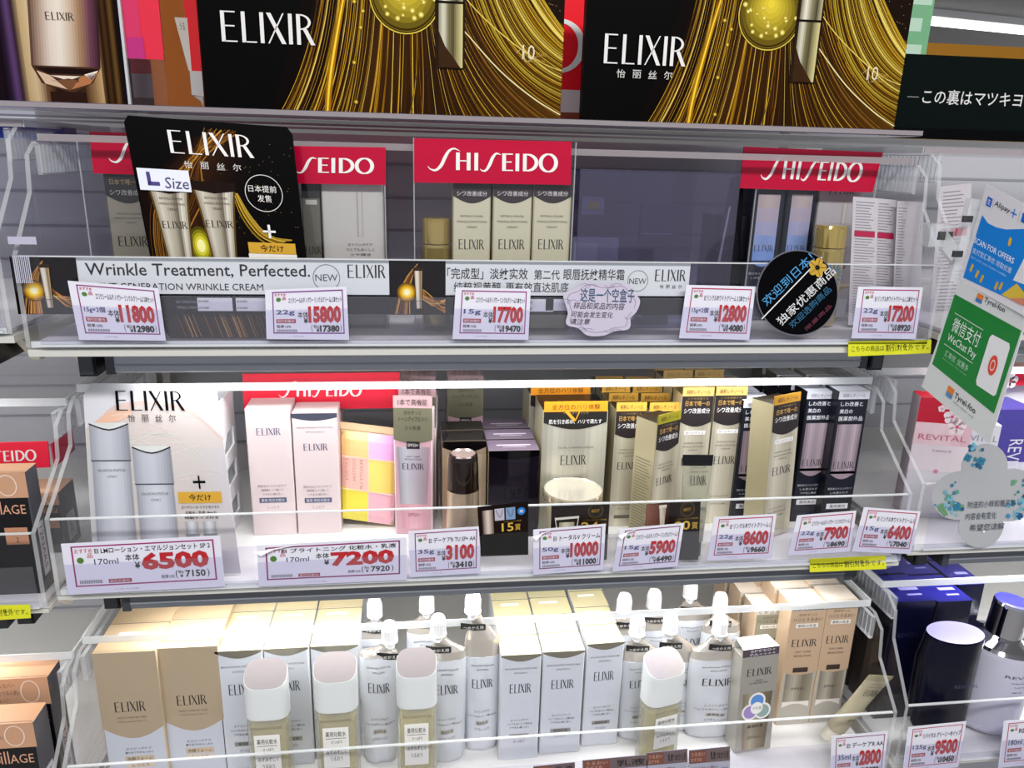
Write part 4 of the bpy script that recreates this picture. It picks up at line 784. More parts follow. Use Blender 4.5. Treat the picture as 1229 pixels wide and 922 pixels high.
hd = header(o, w * .97, h, .010, C('f09a1c'), C('17140f'), 0, h * .90, h * .055, .012, [('肌を引き締め、ハリで満たす', .84, h - .0165, .0055, None), ('マルチダイナミック', .40, h - .005, .003, C('9a8a5a'))], scol=C('5a3206'), stext='全方位のハリ体験')
b = MB(); b.line([(-w * .15, h - .001), (-.0005, h - .013)], .0035, C('eca028'), y=-.001, sm=0); b.line([(-.0005, h - .013), (w * .06, h - .001)], .0012, C('eca028'), y=-.001, sm=0); b.build('gold_check_mark', hd)
dup(o, (X - .006, .875, T2z), 'silver cream box with orange header in the second row behind the front cream box', 'silver cream boxes with orange headers')
X, w = span(655, 725, 620, .752); e = empty('cream_jar', (X + .002, .778, T2z), 'tapered beige cream jar with a mirror lid behind the award card', 'jar')
zj = at(690, 602, .745).z - T2z; rj = w / 2
m = MB(); m.lathe([(rj * .70, 0), (rj * .74, .002), (rj * .98, zj - .012), (rj * .99, zj - .010)], 48, C('cfc1a2'), 'K'); m.build('jar_body', e)
m = MB(); m.lathe([(rj * 1.01, zj - .010), (rj * 1.03, zj - .008), (rj * 1.03, zj - .002), (rj * 1.0, zj)], 48, C('dcd0b4'), 'N', c1=False); m.lathe([(rj * 1.0, zj), (rj * .97, zj - .001), (rj * .02, zj - .0015)], 48, C('e9e4d4'), 'N', c0=False); m.build('mirror_lid', e)

# retinol cream boxes: gold headers, large size, navy white-care boxes
def d_ret(large, b, w, h, d):
    b.grad(lambda z: -w * .5, lambda z: w * .5, 0, h, [C('c2bba6'), C('e2ddc8'), C('cfc8b2'), C('bdb6a0'), C('d8d1ba')], 'S', -.0001, 1, 10)
    tiny(b, 0, h * (.66 if not large else .635), w, [('RETINOL POWER', .6), ('WRINKLE SMOOTHING', .7), ('CREAM', .3)], h * .012, C('6a6254'), -.0004, 2.2)
    b.logo('E', -w * .34, w * .34, h * (.50 if not large else .47), h * .06, C('2f2b26')); tiny(b, -w * .05, h * .21, w, [('エイジングケア', .6), ('目元口元なめらか', .7), ('つやハリ続く', .56)], h * .016, TXT, -.0004, 1.9)
    if large: b.rect(-w * .34, w * .34, h * .705, h * .735, C('eceae8'), y=-.0003); b.text('ラージサイズ', -w * .29, w * .29, h * .711, h * .729, C('55506a'), y=-.0005)
    else: b.rect(-w * .34, w * .34, h * .07, h * .10, C('6a6454'), y=-.0003)
def ret(u0, u1, vt, v, Y, lab, large, group, rotz=0., lean=0., rows=0, hcol='e8b048', w=None, dx=0.):
    X, w_, h = px_carton(u0, u1, vt, v, Y, T2z); w = w or w_
    o = carton('cosmetic_carton', lab, X, Y, T2z + (.0022 if lean else 0), w, .032, h, C('b8b09a'), 'S', side=C('c4bb98'), top=C('2c2418'), draw=functools.partial(d_ret, large), group=group, rotz=rotz, lean=lean)
    header(o, w * .985, h, .009, C(hcol), C('241b1e'), 0, h * .80, h * .035, .0105, [('日本で唯一の', .78, h - .0135, .0065, C('c9a055')), ('シワ改善成分', .84, h - .0225, .0065, None), ('シワを改善する', .66, h - .0058, .0028, C('8a7448'))])
    for r_ in range(1, rows + 1): dup(o, (X + dx * r_, Y + .036 * r_, T2z), 'gold topped cream box, row %d, %s' % (r_ + 1, {736: 'next to the big silver cream box', 775: 'behind the turned tester box', 813: 'behind the black capped tube', 852: 'beside the navy boxes'}[u0]), group)
    return o
gr = 'cream boxes with gold and black headers'
ret(736, 772, 492, 545, .818, 'slim cream box with gold header next to the big silver cream box', False, gr, rows=3)
ret(775, 811, 492, 545, .822, 'slim cream box with gold header behind the turned tester box', False, gr, rows=3)
ret(813, 850, 474, 540, .815, 'large size cream box with gold header behind the black capped tube', True, gr, rows=3, hcol='e0b86a')
ret(852, 889, 473, 540, .818, 'large size cream box with gold header beside the navy boxes', True, gr, rows=3, hcol='e0b86a')
o = ret(783, 812, 505, 570, .772, 'turned tester box of slim cream showing its printed side', False, gr, rotz=math.radians(30), hcol='a8a020', w=.037)
m = MB()
for k in range(26): m.rect(.004, .028 - (k % 4) * .002, .012 + k * .0036, .0130 + k * .0036, C('8a8468'))
sd = m.build('side_print', o, (-.0189, .032, 0), (0, 0, -math.pi / 2))
o2 = ret(921, 963, 487, 560, .778, 'turned large size tester box with gold header in front of the navy boxes', True, gr, rotz=math.radians(24), lean=math.radians(-3), hcol='c8922a', w=.044)
def d_navy(b, w, h, d):
    b.rect(-w / 2, w / 2, h * .945, h, C('d6d8e2'), y=-.0002); b.text('純粋レチノール', -w * .36, w * .36, h * .957, h * .985, C('6a6c80'), y=-.0004)
    for i, t in enumerate(('しわ改善と', '美白の', '医薬部外品')): k = (.72, .42, .78)[i]; b.text(t, -w * .40, -w * .40 + w * k, h * (.895 - i * .052), h * (.928 - i * .052), C('e8eaf2'), y=-.0004, bold=.006)
    b.grad(lambda z: -w * .40, lambda z: w * .40, h * .40, h * .765, [C('8a7a84'), C('c4b2bc'), C('a898a4'), C('d4c0c8'), C('8a7a86')], 'S', -.0002, 1, 10); b.arcdown(-w * .40, w * .40, h * .42, h * .40, h * .04, C('b8a2ac'), 'S', -.0002)
    b.logo('E', -w * .34, w * .34, h * .44, h * .05, C('4a4048'))
    tiny(b, 0, h * .28, w, [('朝日本エイジングケア', .8), ('しみ見られず', .6), ('つや出し輝き', .56)], h * .017, C('d0d2da'), -.0004, 1.8); b.rect(-w * .36, w * .36, h * .135, h * .175, C('e6e6ea'), y=-.0003); b.text('薬用美白', -w * .26, w * .26, h * .142, h * .168, TXT, y=-.0005)
gn = 'navy boxes with pearly windows'
for u0, u1, vt, v, Y, rows, lab in ((889, 919, 481, 540, .812, 3, 'navy box with pearly window half behind the turned large tester box'), (960, 994, 470, 540, .815, 3, 'middle navy box with pearly window behind the turned large tester box'), (997, 1033, 470, 540, .800, 3, 'navy box with pearly pink window nearest the tray comb')):
    X, w, h = px_carton(u0, u1, vt, v, Y, T2z); w = max(w, .037)
    o = carton('cosmetic_carton', lab, X, Y, T2z, w, .032, h, C('171a26'), 'G', side=C('10121a'), top=C('cfd2de'), draw=d_navy, group=gn)
    for r_ in range(1, rows + 1): dup(o, (X - .002 * r_, Y + .036 * r_, T2z), 'navy box with pale header, row %d, %s' % (r_ + 1, {889: 'beside the gold topped boxes', 960: 'middle navy column', 997: 'nearest the tray comb'}[u0]), gn)
# black capped tube with its tail up
tb_ = at(828, 672, .738); tb_.z = max(tb_.z, T2z + .004)
squeeze_tube(tb_, at(838, 546, .752), .034, .012, 'small champagne tube with black sealed end standing behind the award card', C('a7a690'), C('0c0a0c'), C('0a0a0c'), crimp=.012, m='G')

# black award cards on the lip
def award(px, Y, n, lab, kind):
    mb, foot, w, h = sheet(px, (Y, Y)); e = empty('award_card', foot, lab, 'award card', 'black award cards on the tray lip'); asp = w / h
    mb.box(0, 1, 0, .0008, 0, 1, C('0d0b0c'), 'B', side=C('1a1816')); mb.rect(0, 1, .42, 1, C('1a1210'), 'B', -.0002); 
    if kind == 0:
        mb.grad(lambda z: .08, lambda z: .30, .45, .92, [C('3a2c26'), C('d8cabc'), C('5a463c')], 'B', -.0004, 1, 8)
        for x, c in ((.33, 'b8b4c0'), (.55, '7a98b8')): mb.rect(x, x + .19, .70, .93, C(c), 'B', -.0004); mb.line([(x + .03, .90), (x + .10, .76), (x + .16, .90)], .012, C('5a4a6a'), 'B', -.0006)
        mb.disc(.86, .84, .08, .08 * asp, C('2a78c0'), 'B', -.0004); mb.text('賞', .82, .90, .81, .87, WHITE, 'B', -.0006)
        mb.text('15', .46, .70, .48, .64, C('d8b24a'), 'B', -.0006, .01); mb.text('賞', .73, .84, .49, .61, C('d8b24a'), 'B', -.0006); mb.text('ベストコスメ受賞', .5, .86, .655, .68, C('a08238'), 'B', -.0006)
    else:
        if kind == 1:
            mb.poly([(.06, .76), (.48, .78), (.44, .40), (.12, .40)], C('e6e2d4'), 'B', -.0003); mb.poly([(.08, .72), (.46, .74), (.42, .42), (.14, .42)], C('2a241c'), 'B', -.0004); mb.grad(lambda z: .14, lambda z: .40, .44, .68, [C('b8b094'), C('ece6cc'), C('b0a888')], 'B', -.0005, 1, 8); mb.rect(.14, .40, .55, .57, C('3a3428'), 'B', -.0006)
        else:
            mb.grad(lambda z: 0, lambda z: .42, .42, 1, [C('8a5a4a'), C('6a4236'), C('2a1814')], 'B', -.0003, 1, 8); mb.poly([(.24, .92), (.36, .92), (.33, .42), (.28, .42)], C('cfc6b0'), 'B', -.0005); mb.rect(.23, .37, .92, .97, C('d8d0bc'), 'B', -.0006)
        mb.ring(.76, .855, .13, .13 * asp, .006, C('8a7030'), 'B', -.0004, 30); mb.ring(.76, .855, .105, .105 * asp, .004, C('5a4a22'), 'B', -.0004, 30); mb.text('BEST', .69, .83, .83, .88, C('b8923a'), 'B', -.0006)
        mb.text('ベストコスメ受賞', .54, .96, .69, .715, C('b8923a'), 'B', -.0006); mb.text(n, .52, .82, .52, .67, C('d8b24a'), 'B', -.0006, .012); mb.text('賞', .85, .96, .525, .64, C('d8b24a'), 'B', -.0006)
    mb.build('printed_card', e); m = MB(mb.fn); m.box(0, 1, -.0016, -.0010, 0, .45, WHITE, 'A'); m.build('clear_clip', e)
award([(573, 609), (634, 602), (634, 666), (577, 668)], .712, '15', 'black award card reading 15 in gold with small coloured squares', 0)
award([(662, 605), (732, 602), (728, 672), (660, 674)], .7215, '24', 'black award card with a printed cream jar in a pale frame', 1)
award([(776, 606), (841, 599), (838, 672), (772, 674)], .7215, '80', 'black award card with a printed tube reading 80 in gold', 2)
# ================================================================== UPPER SHELF
# leaning black poster card with two printed tubes
mb, foot, w, h = sheet([(147, 138), (350, 153), (379, 406), (199, 405)], (.780, .748))
e = empty('display_card', foot, 'leaning black display card with two printed champagne tubes and a handwritten size note', 'display card')
asp = w / h
cut = [(.03, 0), (.97, 0), (1, .03), (1, .97), (.97, 1), (.03, 1), (0, .97), (0, .03)]
mb.prismy(cut, 0, .0012, C('050404'), 'B', C('2a2422'), 'P')
mb.grad(lambda z: max(.01, (z - .66) * 1.5), lambda z: min(.95, .70 + (z - .7) * .2), .05, .93, [C('060303'), C('2a1409'), C('34190a'), C('201007'), C('120806'), C('050404')], 'B', -.0001, 10, 14)
r = random.Random(11)
for i in range(34):
    x = r.uniform(0, .30); mb.line([(.50 + r.uniform(-.05, .16), 1 - r.uniform(.03, .06)), (.34 + x * .3, .82), (.10 + x, .65), (.03 + x * .8, .48), (.02 + x * .9, 0.30)], r.choice([.002, .003, .005]), r.choice([C('7a4a18'), C('9a6a24'), C('c8963a'), C('4e2c0e'), C('5e3812')]), 'B', -.0003 - .00001 * (i % 7), 4)
for i in range(26):
    x = r.uniform(0, .16); mb.line([(.58 + x * .2, .68), (.61 + x * .4, .58), (.68 + x * .6, .49), (.76 + x, .44 + x * .2)], .004, r.choice([C('8a6a14'), C('b8942a'), C('6a4a0c'), C('d4b444')]), 'B', -.0003 - .00001 * (i % 7), 4)
for i in range(70): mb.disc(r.uniform(.35, .98), r.uniform(.48, .95), .0018, .0018 * asp, C('c99a4a'), 'B', -.0005, 6)
for k in range(5): mb.disc(.335, .43, .075 * (1 - k / 6), .09 * (1 - k / 6), [C('4a4208'), C('7a7210'), C('a8a020'), C('cfc838'), C('f0eca0')][k], 'B', -.0005 - .00002 * k)
def ptube(x0, x1, xb0, xb1, zt):
    f0 = lambda z: x0 + (xb0 - x0) * min(1, (zt - z) / .32) ** .75; f1 = lambda z: x1 + (xb1 - x1) * min(1, (zt - z) / .32) ** .75
    mb.grad(lambda z: f0(z) - .012, lambda z: f1(z) + .012, .15, zt, [C('2a1a08'), C('8a6a2a'), C('1a0e06')], 'B', -.0008, 10, 3)
    mb.grad(f0, f1, .15, zt, [C('8a8272'), C('c9c2b2'), C('b2ab9a'), C('a29a88'), C('5e5648'), C('d6d0c0'), C('8a8474')], 'B', -.0009, 12, 14)
    mb.poly([(x0 - .015, zt + .04), (x1 + .02, zt + .04), (x1 + .015, zt), ((x0 + x1) / 2, zt - .014), (x0 - .01, zt)], C('1c120e'), 'B', -.001)
    mb.logo('E', x0 + .035, x1 - .03, zt - .17, .033, C('3a342c'), 'B', -.0012)
    for i, (t, k) in enumerate((('RETINOL POWER', .14), ('WRINKLE SMOOTHING', .16), ('CREAM', .06))): mb.text(t, (x0 + x1) / 2 + .005 - k / 2, (x0 + x1) / 2 + .005 + k / 2, zt - .04 - i * .024, zt - .030 - i * .024, C('5a5244'), 'B', -.0012)
ptube(.083, .300, .122, .263, .675); ptube(.353, .588, .406, .539, .687)
mb.logo('E', .247, .750, .846, .102, C('e9e7e4'), 'B', -.0014)
for i, ch in enumerate('怡丽丝尔'): mb.text(ch, .315 + i * .098, .365 + i * .098, .782, .814, C('d8d6d2'), 'B', -.0014)
mb.ring(.779, .686, .117, .086, .004, C('e0dedb'), 'B', -.0014, 48, .003); mb.text('日本提前', .685, .860, .690, .722, C('e8e6e2'), 'B', -.0014); mb.text('发售', .735, .822, .645, .678, C('e8e6e2'), 'B', -.0014)
mb.rect(.740, .822, .503, .513, C('e8e6e4'), 'B', -.0014); mb.rect(.774, .790, .476, .540, C('e8e6e4'), 'B', -.0014)
mb.rect(.635, .937, .403, .455, C('cfa038'), 'B', -.0014); mb.text('今だけ', .71, .86, .413, .446, C('1a140c'), 'B', -.0016, .01); mb.rect(.63, .94, .16, .402, C('e8e6e2'), 'B', -.0013)
mb.build('printed_board', e)
m = MB(mb.fn); m.box(.025, .335, -.0022, -.0018, .673, .770, C('e2e6ee'), 'P'); m.poly(_q(.078, .100, .695, .755), C('3a2a78'), y=-.0026); m.poly(_q(.078, .15, .695, .712), C('3a2a78'), y=-.0026); m.text('Size', .18, .325, .685, .735, C('3a3270'), y=-.0026, shear=.1); m.build('size_note', e)

# red signs on clear cases, and the things in them
def case(u0, u1, vt, Y, d, lab, grp='clear display cases'):
    X, w = span(u0, u1, 300, Y); zt = at((u0 + u1) / 2, vt, Y).z - T1z
    e = empty('display_case', (X, Y, T1z), lab, 'display case', grp)
    m = MB(); m.box(-w / 2, w / 2, 0, .0015, 0, zt, WHITE, 'A'); m.box(-w / 2, -w / 2 + .001, -.0003, .0018, 0, zt, WHITE, 'H'); m.box(w / 2 - .001, w / 2, -.0003, .0018, 0, zt, WHITE, 'H'); m.build('front_panel', e)
    for s in (-1, 1): m = MB(); m.box(s * w / 2 - .0008, s * w / 2 + .0008, .002, d, 0, zt, WHITE, 'A'); m.build('side_wall', e)
    m = MB(); m.box(-w / 2, w / 2, .002, d, 0, .0015, WHITE, 'A'); m.build('case_floor', e)
    return e, X, w
case(497, 686, 168, .786, .06, 'clear display case of three cream boxes and a gold capped bottle'); case(276, 464, 175, .800, .06, 'clear display case with white box, behind the leaning black card'); case(108, 292, 165, .835, .06, 'clear display case mostly hidden behind the leaning black card'); case(899, 1040, 195, .835, .06, 'clear display case with two dark boxes with sky blue windows')
red_sign([(497, 166), (686, 170), (685, 222), (497, 219)], .7845, 'red sign with white lettering on the middle case above three cream boxes', 'T', col='d3123f', logo=(.085, .91, .30, .40))
red_sign([(276, 174), (463, 177), (463, 222), (276, 219)], .7985, 'red sign with white lettering partly behind the leaning black card', 'T', col='d3123f', logo=(.085, .92, .30, .40))
red_sign([(107, 158), (292, 163), (293, 214), (112, 208)], .8335, 'red sign of which one S shows beside the black display card', 'T', col='d3123f', logo=(.11, .92, .30, .42))
red_sign([(893, 176), (1060, 183), (1047, 231), (888, 226)], .8335, 'red sign under the clear plate edge above the sky blue windowed boxes', 'T', col='d3123f', logo=(.14, .88, .26, .46))
gc = 'cream coloured retinol boxes in the middle case'
def d_cream(b, w, h, d):
    b.arcdown(-w / 2, w / 2, h, h * .845, h * .045, C('2e2226'), 'P', -.0002); b.text('シワ改善成分', -w * .40, w * .40, h * .845, h * .875, C('e8e4e0'), y=-.0004)
    tiny(b, 0, h * .715, w, [('RETINOL POWER', .60), ('WRINKLE SMOOTHING', .80), ('CREAM', .28)], h * .013, C('7a7460'), -.0004, 2.6); b.logo('E', -w * .34, w * .34, h * .515, h * .062, C('3a382c'))
for i, (u0, u1, lab) in enumerate(((543, 589, 'cream retinol box in the middle case next to the gold capped bottle'), (591, 638, 'middle one of three cream retinol boxes under the red sign'), (639, 685, 'cream retinol box of the middle case beside the empty smoky case'))):
    X, w, h = px_carton(u0, u1, 207, 270, .792, T1z)
    carton('cosmetic_carton', lab, X, .792, T1z + .002, w - .0008, .032, h, C('cfcbae'), 'P', side=C('c9c2a0'), top=C('d8d4b8'), draw=d_cream, group=gc)
def sun_bottle(u0, u1, vt, vj, Y, lab):
    X, w = span(u0, u1, 280, Y); r0 = w / 2; zt = at((u0 + u1) / 2, vt, Y - r0).z - T1z; zj = at((u0 + u1) / 2, vj, Y - r0).z - T1z
    e = empty('sunscreen_bottle', (X, Y + r0, T1z + .002), lab, 'bottle', 'gold capped sunscreen bottles')
    m = MB(); m.lathe([(r0 * .94, 0), (r0, .003), (r0, zj - .004), (r0 * .96, zj - .001)], 32, C('b9a566'), 'N')
    for i in range(16):
        a = 2 * math.pi * i / 16
        for q0, q1 in ((.006, .013),):
            P = lambda rr, aa: (math.sin(rr * math.cos(aa) / r0) * (r0 + .0004), -math.cos(rr * math.cos(aa) / r0) * (r0 + .0004), zj - .030 + rr * math.sin(aa))
            m.add([P(q0, a - .12), P(q1, a - .07), P(q1, a + .07), P(q0, a + .12)], [(0, 1, 2, 3)], C('2a6a9a'))
    m.build('bottle_body', e)
    m = MB(); m.lathe([(r0 * .99, zj), (r0 * .99, zt - .004), (r0 * .93, zt - .0008), (r0 * .5, zt)], 32, C('c2aa62'), 'N'); m.build('cap', e); return e
sun_bottle(506, 542, 266, 298, .796, 'gold capped sunscreen bottle in the middle case beside the cream boxes')
sun_bottle(989, 1025, 275, 303, .80, 'gold capped sunscreen bottle behind the round black card')
# leftmost case content, white box, grey box
def d_wtube(b, w, h, d):
    b.grad(lambda z: w * .06, lambda z: w * .16, h * .58, h * .86, [C('9a968e'), C('d0ccc4'), C('a8a49c')], 'P', -.0003, 1, 4); b.logo('E', -w * .28, w * .28, h * .92, h * .035, TXT)
    tiny(b, w * .1, h * .52, w, [('エイジングケア', .40), ('つとてもおいしく', .46), ('ツヤ輝き', .34)], h * .018, TXT, -.0004, 1.8); b.rect(-w * .12, w * .32, h * .375, h * .41, C('8a7468'), y=-.0003); b.text('薬用乳液', -w * .05, w * .25, h * .382, h * .403, C('d8d4d0'), y=-.0005); b.text('しっとり', 0, w * .2, h * .335, h * .355, TXT, y=-.0004)
    b.arcdown(-w / 2, w / 2, h * .265, h * .235, h * .03, C('b59a78'), 'P', -.0003); b.rect(-w / 2, w / 2, h * .24, h * .262, C('d8ccb8'), y=-.0005)
X, w, h = px_carton(387, 461, 205, 270, .808, T1z); carton('cosmetic_carton', 'white box with a small printed tube behind the second red sign', X, .808, T1z + .002, w, .04, h, C('c6c3be'), 'P', side=C('b8b4ac'), draw=d_wtube)
X, w, h = px_carton(364, 385, 210, 270, .808, T1z)
def d_gr(b, w, h, d): b.rect(-w * .5, w * .5, h * .84, h, C('2a2a26'), y=-.0002); b.rect(-w * .30, w * .34, h * .80, h * .83, C('c8c4bc'), y=-.0004); b.logo('E', -w * .42, w * .45, h * .48, h * .05, C('2a2a26'))
carton('cosmetic_carton', 'dark grey box squeezed between the black card and the white box', X, .808, T1z + .002, w, .032, h, C('6e6c60'), 'P', side=C('55534a'), draw=d_gr)
X, w, h = px_carton(130, 182, 198, 260, .838, T1z)
def d_lret(b, w, h, d): b.arcdown(-w / 2, w / 2, h, h * .80, h * .05, C('1c1a1a'), 'P', -.0002); b.text('日本で唯一の', -w * .38, w * .34, h * .865, h * .90, C('a08858'), y=-.0004); b.text('シワ改善成分', -w * .40, w * .40, h * .80, h * .835, C('b8b4b0'), y=-.0004); tiny(b, 0, h * .68, w, [('RETINOL POWER', .6), ('WRINKLE SMOOTHING', .74), ('CREAM', .24)], h * .012, C('6a6458'), -.0004, 2.3); b.logo('E', -w * .33, w * .35, h * .48, h * .062, C('33302c'))
carton('cosmetic_carton', 'dim champagne box with black rounded header beside the leaning black card', X, .838, T1z + .002, w, .032, h, C('8f8a7a'), 'P', side=C('6a665a'), draw=d_lret)
# right case: two dark boxes with sky windows, white box
def d_sky(b, w, h, d):
    b.text('しわ改善と美白', -w * .4, w * .4, h * .955, h * .98, C('b8bac8'), y=-.0004)
    for i, (c0, c1) in enumerate((('6f8fd0', '7c9ad8'), ('8aa0d0', '7f96cc'), ('9a9ec0', 'a6a4c2'), ('a89eb0', 'b0a4b4'), ('a89a9c', 'b8aaa8'))): b.grad(lambda z: -w * .34, lambda z: w * .34, h * (.43 + .098 * i), h * (.43 + .098 * (i + 1)), [C(c0), C(c1), C(c0)], 'P', -.0003, 1, 6)
    b.arcdown(-w * .34, w * .34, h * .44, h * .43, h * .035, C('7f9ad8'), 'P', -.0003); b.logo('E', -w * .30, w * .30, h * .51, h * .045, C('3a4058'), y=-.0005)
    tiny(b, 0, h * .335, w, [('朝日本エイジング', .78), ('しみ見られず', .6)], h * .018, C('b8bac4'), -.0004, 1.8); b.rect(-w * .36, w * .36, h * .20, h * .245, C('9a9ca4'), y=-.0003)
for u0, u1, lab in ((899, 938, 'dark navy box with sky blue window nearest the empty smoky case'), (939, 976, 'dark navy box with sky blue window beside the white tube box')):
    X, w, h = px_carton(u0, u1, 222, 280, .842, T1z); carton('cosmetic_carton', lab, X, .842, T1z + .002, w - .0005, .032, h, C('1a1e2a'), 'G', side=C('14161e'), draw=d_sky, group='dark boxes with sky blue windows')
X, w, h = px_carton(977, 1030, 222, 280, .85, T1z); carton('cosmetic_carton', 'white box with a printed tube behind the gold capped bottle and round card', X, .85, T1z + .002, w, .034, h, C('b9b4b6'), 'P', side=C('a8a4a6'), draw=d_wtube)
# slanted black box beside the red sign
m = MB(); P_ = [at(877, 213, .835), at(893, 210, .85), at(888, 318, .85), at(857, 320, .835)]
b0 = P_[3]; m.add([p - Vector((b0.x, b0.y, T1z)) for p in P_], [(0, 1, 2, 3)], C('16151a'), 'G'); m.box(P_[3].x - b0.x, P_[2].x - b0.x + .01, .016, .05, 0, .118, C('141318'), 'G')
q0, q1 = at(875, 248, .834), at(861, 316, .834); m.add([q0 - Vector((b0.x, b0.y, T1z)), q0 - Vector((b0.x - .002, b0.y, T1z)), q1 - Vector((b0.x - .003, b0.y, T1z)), q1 - Vector((b0.x, b0.y, T1z))], [(0, 1, 2, 3)], C('a8a6aa'))
tag(m.build('slanted_carton', None, (b0.x, b0.y, T1z)), 'narrow slanted black box with a pale stripe beside the empty smoky case', 'box')
# empty smoky case
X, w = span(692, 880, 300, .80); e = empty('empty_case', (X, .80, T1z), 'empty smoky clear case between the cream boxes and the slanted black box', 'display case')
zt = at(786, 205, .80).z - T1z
m = MB(); m.box(-w / 2, w / 2, 0, .002, 0, zt, WHITE, 'D'); m.build('front_panel', e)
m = MB(); m.box(-w / 2, w / 2, .13, .132, 0, zt, WHITE, 'D'); m.box(-w / 2, w / 2, .002, .13, zt - .002, zt, WHITE, 'D'); m.build('back_panel', e)
m = MB(); m.box(-.012, .026, 0.02, .03, 0, zt * .80, C('3c3c4c'), 'K'); m.box(-.010, .024, .0196, .02, zt * .60, zt * .605, C('8a8a98'), 'K'); m.build('dark_divider', e)
m = MB(); m.box(-.006, .008, 0, .001, 0, .009, C('b8a83a'), 'P'); m.box(-.012, .014, .001, .0015, -.006, .014, C('9a9cb4'), 'P'); m.build('yellow_reflection', e, (-.048, .100, zt * .72))  # small yellow patch on pale backing, a store reflection built as solid panels
m = MB(); m.box(-w / 2, w / 2, .05, .10, 0, .002, C('b8b8c0'), 'K'); m.build('case_floor', e)
m = MB(); m.box(-.066, -.010, 0, .0012, 0, zt * .48, C('a0a4b8'), 'P'); m.rect(-.064, -.036, zt * .10, zt * .44, C('b8bccc'), y=-.0003); m.build('pale_reflection', e, (0, .115, .006))  # blurred whitish reflection of the store, put in as a coloured panel

# long promotional strip standing inside the lip, with pictures and white panels
Y = .7395
def strip_pt(u, top): return at(u, 308 + (u - 22) * .0105 if top else 376 + (u - 22) * .0035, Y)
bl, br, tl, tr = strip_pt(22, False), strip_pt(823, False), strip_pt(22, True), strip_pt(823, True)
zb_, zt_ = (bl.z + br.z) / 2, (tl.z + tr.z) / 2; W, Hh = br.x - bl.x, zt_ - zb_
e = empty('promo_strip', (bl.x, Y, zb_), 'long black promotional strip with white text panels inside the upper tray lip', 'strip'); e['kind'] = 'thing'
m = MB(); sx = lambda u: (u - 22) / 801 * W
m.box(0, W, 0, .0006, 0, Hh, C('08080a'), 'B')
for i in range(2):
    for a in range(2): x = sx((222, 266)[a]) if i == 0 else sx((560, 610)[a]); m.rect(x, x + sx(62) - sx(22), Hh * .06, Hh * .30, C('d8d9de'), y=-.0002); m.text('tax included', x + .001, x + .010, Hh * .22, Hh * .27, C('3a3a3e'), y=-.0004); m.text('tax not included', x + .001, x + .010, Hh * .10, Hh * .15, C('3a3a3e'), y=-.0004)
m.rect(sx(640), sx(668), Hh * .08, Hh * .30, C('d8d9de'), y=-.0002)
m.text('NEXT GENERATION', sx(198), sx(221), Hh * .20, Hh * .25, C('8a8a90'), y=-.0004); m.text('WRINKLE CREAM', sx(198), sx(221), Hh * .10, Hh * .15, C('8a8a90'), y=-.0004)
m.build('black_band', e)
def panel(u0, u1, z0, name):
    m = MB(); m.box(sx(u0), sx(u1), -.0008, -.0002, z0, Hh, C('dfe3e6'), 'P'); m.fn = None; return m
m = panel(92, 447, Hh * .37, ''); INK = C('17181c')
m.text('Wrinkle Treatment, Perfected.', sx(102), sx(354), Hh * .66, Hh * .91, INK, y=-.0011, bold=.006); m.text('NEXT GENERATION WRINKLE CREAM', sx(106), sx(299), Hh * .44, Hh * .56, INK, y=-.0011)
m.ring(sx(373), Hh * .68, .0125, .0125, .0006, C('6a6c70'), y=-.0011); m.text('NEW', sx(360), sx(386), Hh * .62, Hh * .74, C('4a4c50'), y=-.0011); m.logo('E', sx(398), sx(443), Hh * .68, Hh * .24, INK, y=-.0011); m.build('latin_text_panel', e)
m = panel(515, 823, Hh * .37, '')
m.text('「完成型」淡纹实效', sx(517), sx(616), Hh * .67, Hh * .88, INK, y=-.0011, bold=.004); m.text('第二代', sx(624), sx(656), Hh * .67, Hh * .86, INK, y=-.0011, bold=.004); m.text('眼唇抚纹精华霜', sx(661), sx(738), Hh * .67, Hh * .88, INK, y=-.0011, bold=.004)
m.text('纯粹视黄醇', sx(525), sx(583), Hh * .43, Hh * .62, INK, y=-.0011, bold=.004); m.text('更有效直达肌底', sx(589), sx(668), Hh * .43, Hh * .62, INK, y=-.0011, bold=.004)
m.ring(sx(756), Hh * .66, .0105, .0105, .0006, C('8a8470'), y=-.0011); m.text('NEW', sx(745), sx(767), Hh * .60, Hh * .71, C('4a4c50'), y=-.0011); m.logo('E', sx(778), sx(818), Hh * .66, Hh * .22, INK, y=-.0011)
for i, ch in enumerate('怡丽丝尔'): m.text(ch, sx(785 + 8 * i), sx(790 + 8 * i), Hh * .52, Hh * .59, INK, y=-.0011)
m.build('chinese_text_panel', e)
